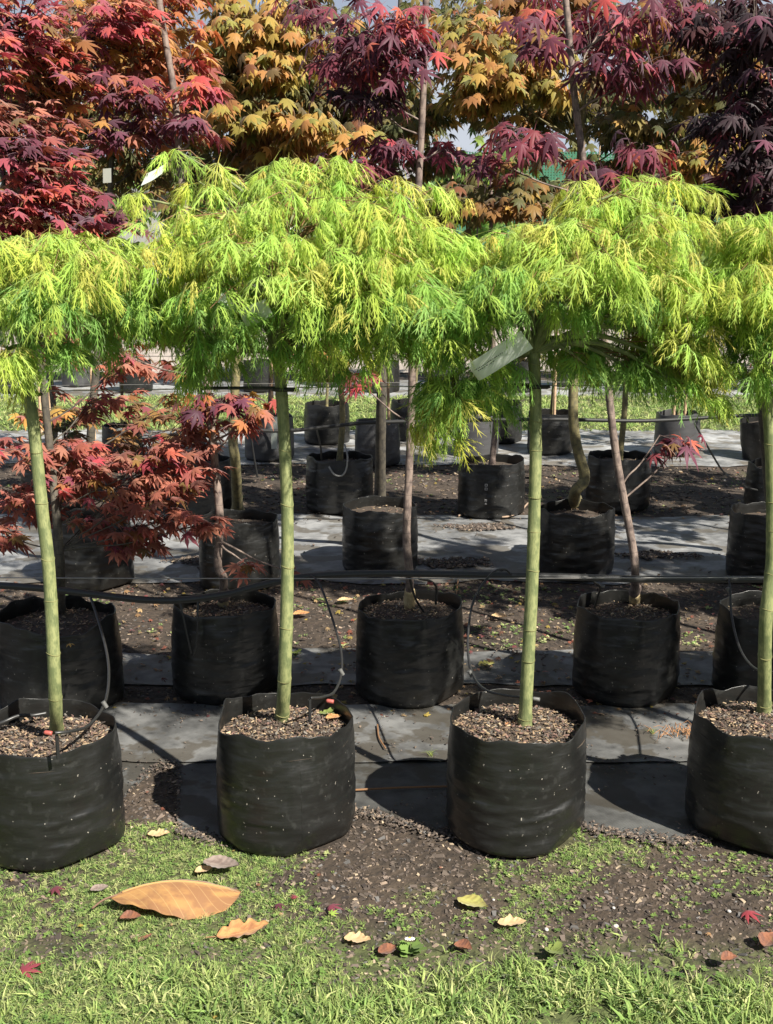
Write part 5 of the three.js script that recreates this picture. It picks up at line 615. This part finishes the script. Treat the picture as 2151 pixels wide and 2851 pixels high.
scatter('leaf_litter', 'small dry leaf scraps on the soil before the front bags', 'leaf litter', [LEAF.mid[1], LEAF.simple[1], LEAF.narrow[0]], leafWhite, 130, () => { const [x, z] = front(); if (inBag(x, z) || z < matFront(x)) return; const S = rr(0.007, 0.017); return { m: mat4(V(x, groundY(x, z) + 0.010, z), rr(0, 6.28), rr(-0.5, 0.4), rr(-0.4, 0.4), S), c: mul(pickc(litterDyes), rr(0.8, 1.3)) }; });

// ---------------------------------------------------------------- fallen leaves one by one
function blade(sd, len, half, o = {}) { // leaf blade along +x with a raised midrib; profile lobes for oak shapes
  const r = mulberry(sd), P = [], I = [], U = [], nx = 36, nz = 12, ph = r() * 9;
  for (let i = 0; i <= nx; i++) for (let j = 0; j <= nz; j++) {
    const u = i / nx, v = j / nz * 2 - 1; let w = Math.pow(Math.sin(Math.PI * Math.pow(u, o.skew ?? 0.85)), o.round ?? 0.8) * half; if (o.lobes) w *= 0.62 + 0.38 * Math.abs(Math.sin(u * Math.PI * o.lobes + 0.4)) + 0.08 * Math.sin(u * 31 + v);
    const e = Math.abs(v), y = (o.lift ?? 0) * Math.sin(Math.PI * (0.15 + 0.85 * u)) * 1 - (o.tent ?? 0) * w * Math.pow(e, 1.5) + (o.cup ?? 0) * w * e * e + (o.curl ?? 0) * len * (u - 0.4) ** 2 + 0.05 * half * Math.sin(u * 9 + v * 3 + ph) * e + 0.03 * half * Math.sin(u * 40 - e * 5) * e;
    P.push((u - 0.5) * len, y, v * w * (o.narrow ?? 1)); U.push(u, j / nz); if (i && j) { const n = nz + 1, q = i * n + j; I.push(q - n - 1, q - n, q - 1, q - n, q, q - 1); }
  }
  return geoFrom(P, I.reverse(), null, U);
}
const bladeTex = (a, b, vein, sd) => { const f = field(256, 6, 6, sd); return dataTex(256, 256, (i, j) => { const u = i / 256, v = Math.abs(j / 128 - 1), s = (u * 11 - v * 2.1), vv = Math.abs(s - Math.round(s)), k = f[j * 256 + i], ve = (vv < 0.03 ? 0.45 : 0) + (v < 0.03 ? 1 : 0); return [0, 1, 2].map(c => lerp(lerp(a[c], b[c], sm(k, 0.35, 0.65)), vein[c], Math.min(1, ve))); }, [1, 1]); };
const dryMat = (a, b, vein, sd) => new THREE.MeshPhysicalMaterial({ map: bladeTex(a, b, vein, sd), side: THREE.DoubleSide, roughness: 0.96, transmission: 0.25, thickness: 0, clearcoat: 0.12, clearcoatRoughness: 0.45 });
const tan = dryMat([0.38, 0.20, 0.06], [0.25, 0.115, 0.04], [0.50, 0.34, 0.14], 501), pale = dryMat([0.60, 0.42, 0.22], [0.50, 0.33, 0.16], [0.66, 0.50, 0.30], 511), oak = dryMat([0.52, 0.27, 0.09], [0.40, 0.17, 0.06], [0.55, 0.34, 0.14], 521), brown = dryMat([0.24, 0.085, 0.035], [0.14, 0.05, 0.025], [0.27, 0.12, 0.06], 531), yell = dryMat([0.42, 0.40, 0.10], [0.34, 0.30, 0.07], [0.50, 0.46, 0.2], 541), greyLeaf = dryMat([0.26, 0.20, 0.17], [0.17, 0.12, 0.10], [0.3, 0.25, 0.2], 551);
const gL = 'single fallen leaves';
function fallen(geo, mat, p, yaw, label, o = {}) { const t = thing('fallen_leaf', label, 'leaf', p, gL); t.rotation.set(o.pitch ?? 0, yaw, o.roll ?? 0, 'YXZ'); mesh('blade', geo, mat, t); if (o.stem) mesh('stalk', tube([V(o.stem, 0.004, 0), V(o.stem * 1.35, 0.010, 0.004)], () => 0.0016, 6, 5), bark.twig, t); return t; }
{ // the big curled tan leaf: a half-folded boat lying on the turf
  const g = blade(601, 0.345, 0.088, { tent: 0.62, lift: 0.060, skew: 1.25, round: 0.66, curl: 0.06 }), t = fallen(g, tan, [-0.563, 0.012, -2.897], 0.19, 'big curled tan leaf lying on the turf before the bags');
  t.position.y = groundY(-0.57, -2.93) + 0.012;
  const pts = []; for (let i = 1; i <= 10; i++) { const u = i / 11; pts.push(V((u - 0.5) * 0.345, 0.060 * Math.sin(Math.PI * (0.15 + 0.85 * u)) + 0.06 * 0.345 * (u - 0.4) ** 2 + 0.0012, 0)); } mesh('midrib', tube(pts, u => lerp(0.0028, 0.0012, u), 30, 6), std([0.42, 0.24, 0.09]), t); mesh('stalk', tube([V(-0.155, 0.036, 0), V(-0.19, 0.028, 0.004), V(-0.22, 0.010, 0.01)], u => 0.0026, 8, 6), std([0.16, 0.09, 0.06]), t);
}
const smallLeaf = (sd, len, half, o) => blade(sd, len, half, { cup: 0.35, curl: 0.25, ...o });
const at = (p, dy = 0.012) => [p[0], groundY(p[0], p[2]) + dy, p[2]];
fallen(smallLeaf(611, 0.11, 0.034, {}), greyLeaf, at([-0.464, 0, -3.05], 0.03), -0.3, 'grey brown leaf resting behind the big tan leaf');
fallen(smallLeaf(612, 0.135, 0.044, { lobes: 3.5 }), oak, at([-0.368, 0, -2.747]), 0.2, 'lobed orange tan oak leaf below the big tan leaf', { stem: -0.07, roll: 0.1 });
fallen(smallLeaf(613, 0.055, 0.02, { cup: 0.6 }), brown, at([-0.67, 0, -2.811], 0.016), 0.1, 'small curled red brown leaf under the big tan leaf tip');
fallen(smallLeaf(614, 0.045, 0.018, {}), brown, at([-0.613, 0, -2.718], 0.014), 0.8, 'small brown leaf standing in the turf left of the oak leaf', { pitch: -0.4 });
fallen(smallLeaf(615, 0.066, 0.024, { lobes: 2.5 }), pale, at([-0.682, 0, -3.275]), 0.1, 'pale lobed leaf between the two left front bags');
fallen(smallLeaf(616, 0.105, 0.030, { round: 1.1 }), yell, at([0.23, 0, -2.878], 0.014), -0.75, 'yellow green pointed leaf on the bare soil', { roll: 0.1 });
fallen(smallLeaf(617, 0.075, 0.026, { lobes: 3 }), pale, at([0.326, 0, -2.792], 0.014), 0.05, 'pale ragged leaf right of the yellow green leaf');
fallen(smallLeaf(618, 0.05, 0.020, { cup: 0.7 }), brown, at([0.192, 0, -2.678], 0.016), -0.5, 'curled red brown leaf below the yellow green leaf');
fallen(smallLeaf(619, 0.045, 0.018, { cup: 0.7 }), brown, at([0.839, 0, -2.608], 0.03), 0.3, 'brown leaf on the grass at lower right');
fallen(smallLeaf(620, 0.07, 0.026, { cup: 0.5 }), brown, at([0.966, 0, -2.7], 0.02), 0.9, 'orange brown leaf cut by the right edge');
fallen(smallLeaf(621, 0.07, 0.026, { lobes: 2.5 }), pale, at([-0.074, 0, -2.72], 0.012), -0.2, 'cream crumpled leaf left of the small daisy');
fallen(smallLeaf(622, 0.055, 0.022, {}), brown, at([0.004, 0, -2.67], 0.014), 0.5, 'red brown leaf touching the small daisy plant');
fallen(smallLeaf(623, 0.05, 0.018, {}), pale, at([-0.513, 0, -3.043], 0.018), 0.4, 'tiny cream leaf on top of the turf behind the big tan leaf');
fallen(smallLeaf(624, 0.05, 0.018, {}), oak, at([-0.162, 0.32, -3.417], 0.325), 0.3, 'tan leaf on the mulch behind the second front trunk');
fallen(smallLeaf(625, 0.05, 0.02, { lobes: 2.5 }), oak, at([0.376, 0.32, -3.353], 0.325), 0.9, 'tan leaf on the mulch left of the third front trunk');
fallen(smallLeaf(626, 0.07, 0.032, { lobes: 2.5 }), yell, at([0.418, 0, -4.735], 0.015), 0.2, 'yellow leaf on the soil between second row bags');
fallen(smallLeaf(627, 0.075, 0.03, {}), pale, at([0.532, 0, -5.389], 0.02), -0.4, 'cream leaf behind the third front trunk bag');
fallen(smallLeaf(628, 0.08, 0.03, {}), oak, at([-0.404, 0, -5.396], 0.02), 0.1, 'tan leaf on shaded soil beside the second front trunk');
fallen(smallLeaf(629, 0.08, 0.026, {}), pale, at([-0.203, 0, -5.617], 0.02), 0.1, 'pale leaf on shaded soil left of the pale mulch bag');
fallen(smallLeaf(630, 0.05, 0.018, {}), greyLeaf, at([-0.787, 0, -2.964], 0.012), 0.35, 'dark dead leaf left of the big tan leaf');
for (const [p, s, yaw, pal, ci, label] of [[[-0.885, 0, -2.583], 0.055, 2.2, 'crimson', 1, 'red maple leaf on the grass at the lower left edge'], [[-0.91, 0, -2.964], 0.045, 0.6, 'purple', 2, 'dull red maple leaf near the left front bag'], [[-0.151, 0, -2.865], 0.038, 1.2, 'crimson', 3, 'small red maple leaf right of the big tan leaf'], [[-0.146, 0, -2.827], 0.026, 2.4, 'lime', 1, 'small lime maple leaf under a red one'], [[-0.29, 0, -2.878], 0.03, 0.4, 'purple', 0, 'small purple maple leaf at the big tan leaf end'], [[0.953, 0, -2.849], 0.05, 0.4, 'crimson', 0, 'red maple leaf on the soil near the right edge'], [[-1.137, 0.33, -4.076], 0.03, 0.3, 'gold', 0, 'yellow maple leaf on the slumped bag'], [[-0.243, 0, -2.906], 0.022, 4, 'crimson', 1, 'tiny red maple leaf between tan leaf and bag']]) { const t = thing('fallen_leaf', label, 'leaf', p[1] > 0.1 ? [p[0], p[1], p[2]] : at(p, 0.016), gL); mesh('blade', LEAF.mid[ci % 3], leafMat[pal][ci], t); t.scale.setScalar(s); t.rotation.set(-0.25, yaw, 0.1, 'YXZ'); }
// twigs, roots, pebbles
line('dry_twig', [[-0.122, 0.065, -3.45], [0.023, 0.023, -3.55], [0.098, 0.014, -3.56], [0.225, 0.022, -3.56]].map((p, i) => [p[0], groundY(p[0], -3.56) + 0.016, -3.56 - 0.006 * i]), 0.0035, bark.twig, 'brown twig lying on the mat between the middle front bags', 'twig', 20);
line('dry_root', [[0.464, 0, -7.497], [0.563, 0, -7.631], [0.673, 0, -7.497], [0.753, 0, -7.406], [0.86, 0, -7.577], [0.948, 0, -7.813]].map((p, i) => [p[0], groundY(p[0], p[2]) + 0.02 + 0.008 * (i % 2), p[2]]), 0.006, std([0.28, 0.2, 0.14]), 'pale crooked root lying before the printed fourth row bag', 'root', 30);
line('dry_twig', [[-0.033, -0, -4.079], [-0.027, 0, -3.975], [-0.004, -0, -3.876]].map(p => [p[0], groundY(p[0], p[2]) + 0.022, p[2]]), 0.003, bark.twig, 'short twig on the front mat behind the middle bags', 'twig', 10);
line('dry_twig', [[0.349, 0, -5.734], [0.38, 0, -6.07], [1.564, 0, -6.922]].slice(0, 2).map(p => [p[0], groundY(p[0], p[2]) + 0.02, p[2]]), 0.003, bark.twig, 'thin twig on the grey mat beside the pale mulch bag', 'twig', 10);
{ seed(701); const peb = new THREE.IcosahedronGeometry(1, 1), white = std([0.42, 0.40, 0.37]); for (const [p, s, label] of [[[0.597, 0, -2.794], 0.010, 'white pebble on the soil below the creased bag'], [[0.415, 0, -2.783], 0.009, 'grey white pebble right of the pale ragged leaf'], [[0.608, 0, -2.883], 0.007, 'small white pebble, upper of two on the right soil'], [[0.912, 0, -2.865], 0.008, 'white pebble near the red maple leaf at right'], [[0.29, 0, -2.924], 0.006, 'tiny white pebble right of the yellow green leaf']]) { const m = mesh('pebble', peb, white, scene); m.position.set(...at(p, 0.004)); m.scale.set(s * 0.8, s * 0.5, s * 0.65); m.rotation.y = rr(0, 6); tag(m, label, 'pebble', 'white pebbles'); } }
{ // small daisy and weeds growing in the ground and through the mat
  const p = at([0.058, -0, -2.666], 0.0), d = thing('daisy_plant', 'small white daisy with round green leaves at the grass edge', 'flower', p);
  const m = mesh('leaves', rosette(801, 14, 1.0, 0.42, 0.8), new THREE.MeshPhysicalMaterial({ ...coverProps }), d); m.material.color.setRGB(0.17, 0.27, 0.06); m.scale.setScalar(0.034); m.userData.kind = 'stuff';
  mesh('stem', tube([V(0, 0, 0), V(0.002, 0.03, 0), V(0, 0.052, 0.004)], () => 0.0012, 8, 5), bark.green, d);
  for (let k = 0; k < 12; k++) { const q = mesh('petal', new THREE.SphereGeometry(1, 6, 4), std([0.82, 0.82, 0.78]), d); q.scale.set(0.0026, 0.0007, 0.006); const a = k / 12 * 6.283; q.position.set(Math.sin(a) * 0.008, 0.053 + 0.003 * Math.cos(a), 0.004 + Math.cos(a) * 0.008); q.rotation.y = a; }
  const c = mesh('flower_centre', new THREE.SphereGeometry(0.0042, 10, 6), std([0.65, 0.45, 0.03]), d); c.position.set(0, 0.0545, 0.004); c.scale.y = 0.6;
  const weeds = [[[0.153, 0, -3.83], 0.03, 1, 'straggly green weed growing through the mat beside the creased bag'], [[0.961, -0, -4.024], 0.028, 1, 'green weed in the dry heap on the mat at right'], [[0.416, 0, -2.66], 0.03, 0, 'round leaved green weed on bare soil at lower right'], [[-0.185, 0.31, -3.46], 0.03, 0, 'small yellow green weed in the mulch beside the second trunk'], [[1.05, 0.32, -3.588], 0.022, 0, 'tiny weed in the mulch of the right edge bag'], [[-0.386, 0, -4.849], 0.03, 0, 'flat green weed on the soil beside the second trunk']];
  for (const [q, s, k, label] of weeds) { const w = mesh('weed', k ? tuft(810, 16, 0.03, 1.4) : rosette(812, 12, 1.0, 0.33, 0.5), new THREE.MeshPhysicalMaterial({ ...coverProps }), scene); w.material.color.setRGB(0.19, 0.24, 0.06); w.position.set(q[0], groundY(q[0], q[2]) + (q[1] > 0.1 ? q[1] : 0.012), q[2]); w.scale.setScalar(s); tag(w, label, 'weed', 'single weeds'); }
  seed(820); const li = []; const hp = [1.033, 0, -4.008]; const straw = []; for (let k = 0; k < 46; k++) { const a = rr(0, 6.28), x = rr(-0.09, 0.09), z = rr(-0.035, 0.035), L = rr(0.02, 0.05); stick(V(x, rr(0, 0.02), z), V(x + Math.cos(a) * L * 0.5, rr(0.012, 0.035), z + Math.sin(a) * L * 0.5), V(x + Math.cos(a) * L, rr(0, 0.015), z + Math.sin(a) * L), 0.0016, 0.0008, straw); }
  const h = mesh('weed_heap', mergeGeometries(straw), std([0.40, 0.20, 0.085]), scene); h.position.set(hp[0], groundY(hp[0], hp[2]) + 0.016, hp[2]); h.userData.kind = 'stuff'; tag(h, 'heap of pulled dry orange roots on the mat at right', 'weed heap');
}
renderer.render(scene, camera);
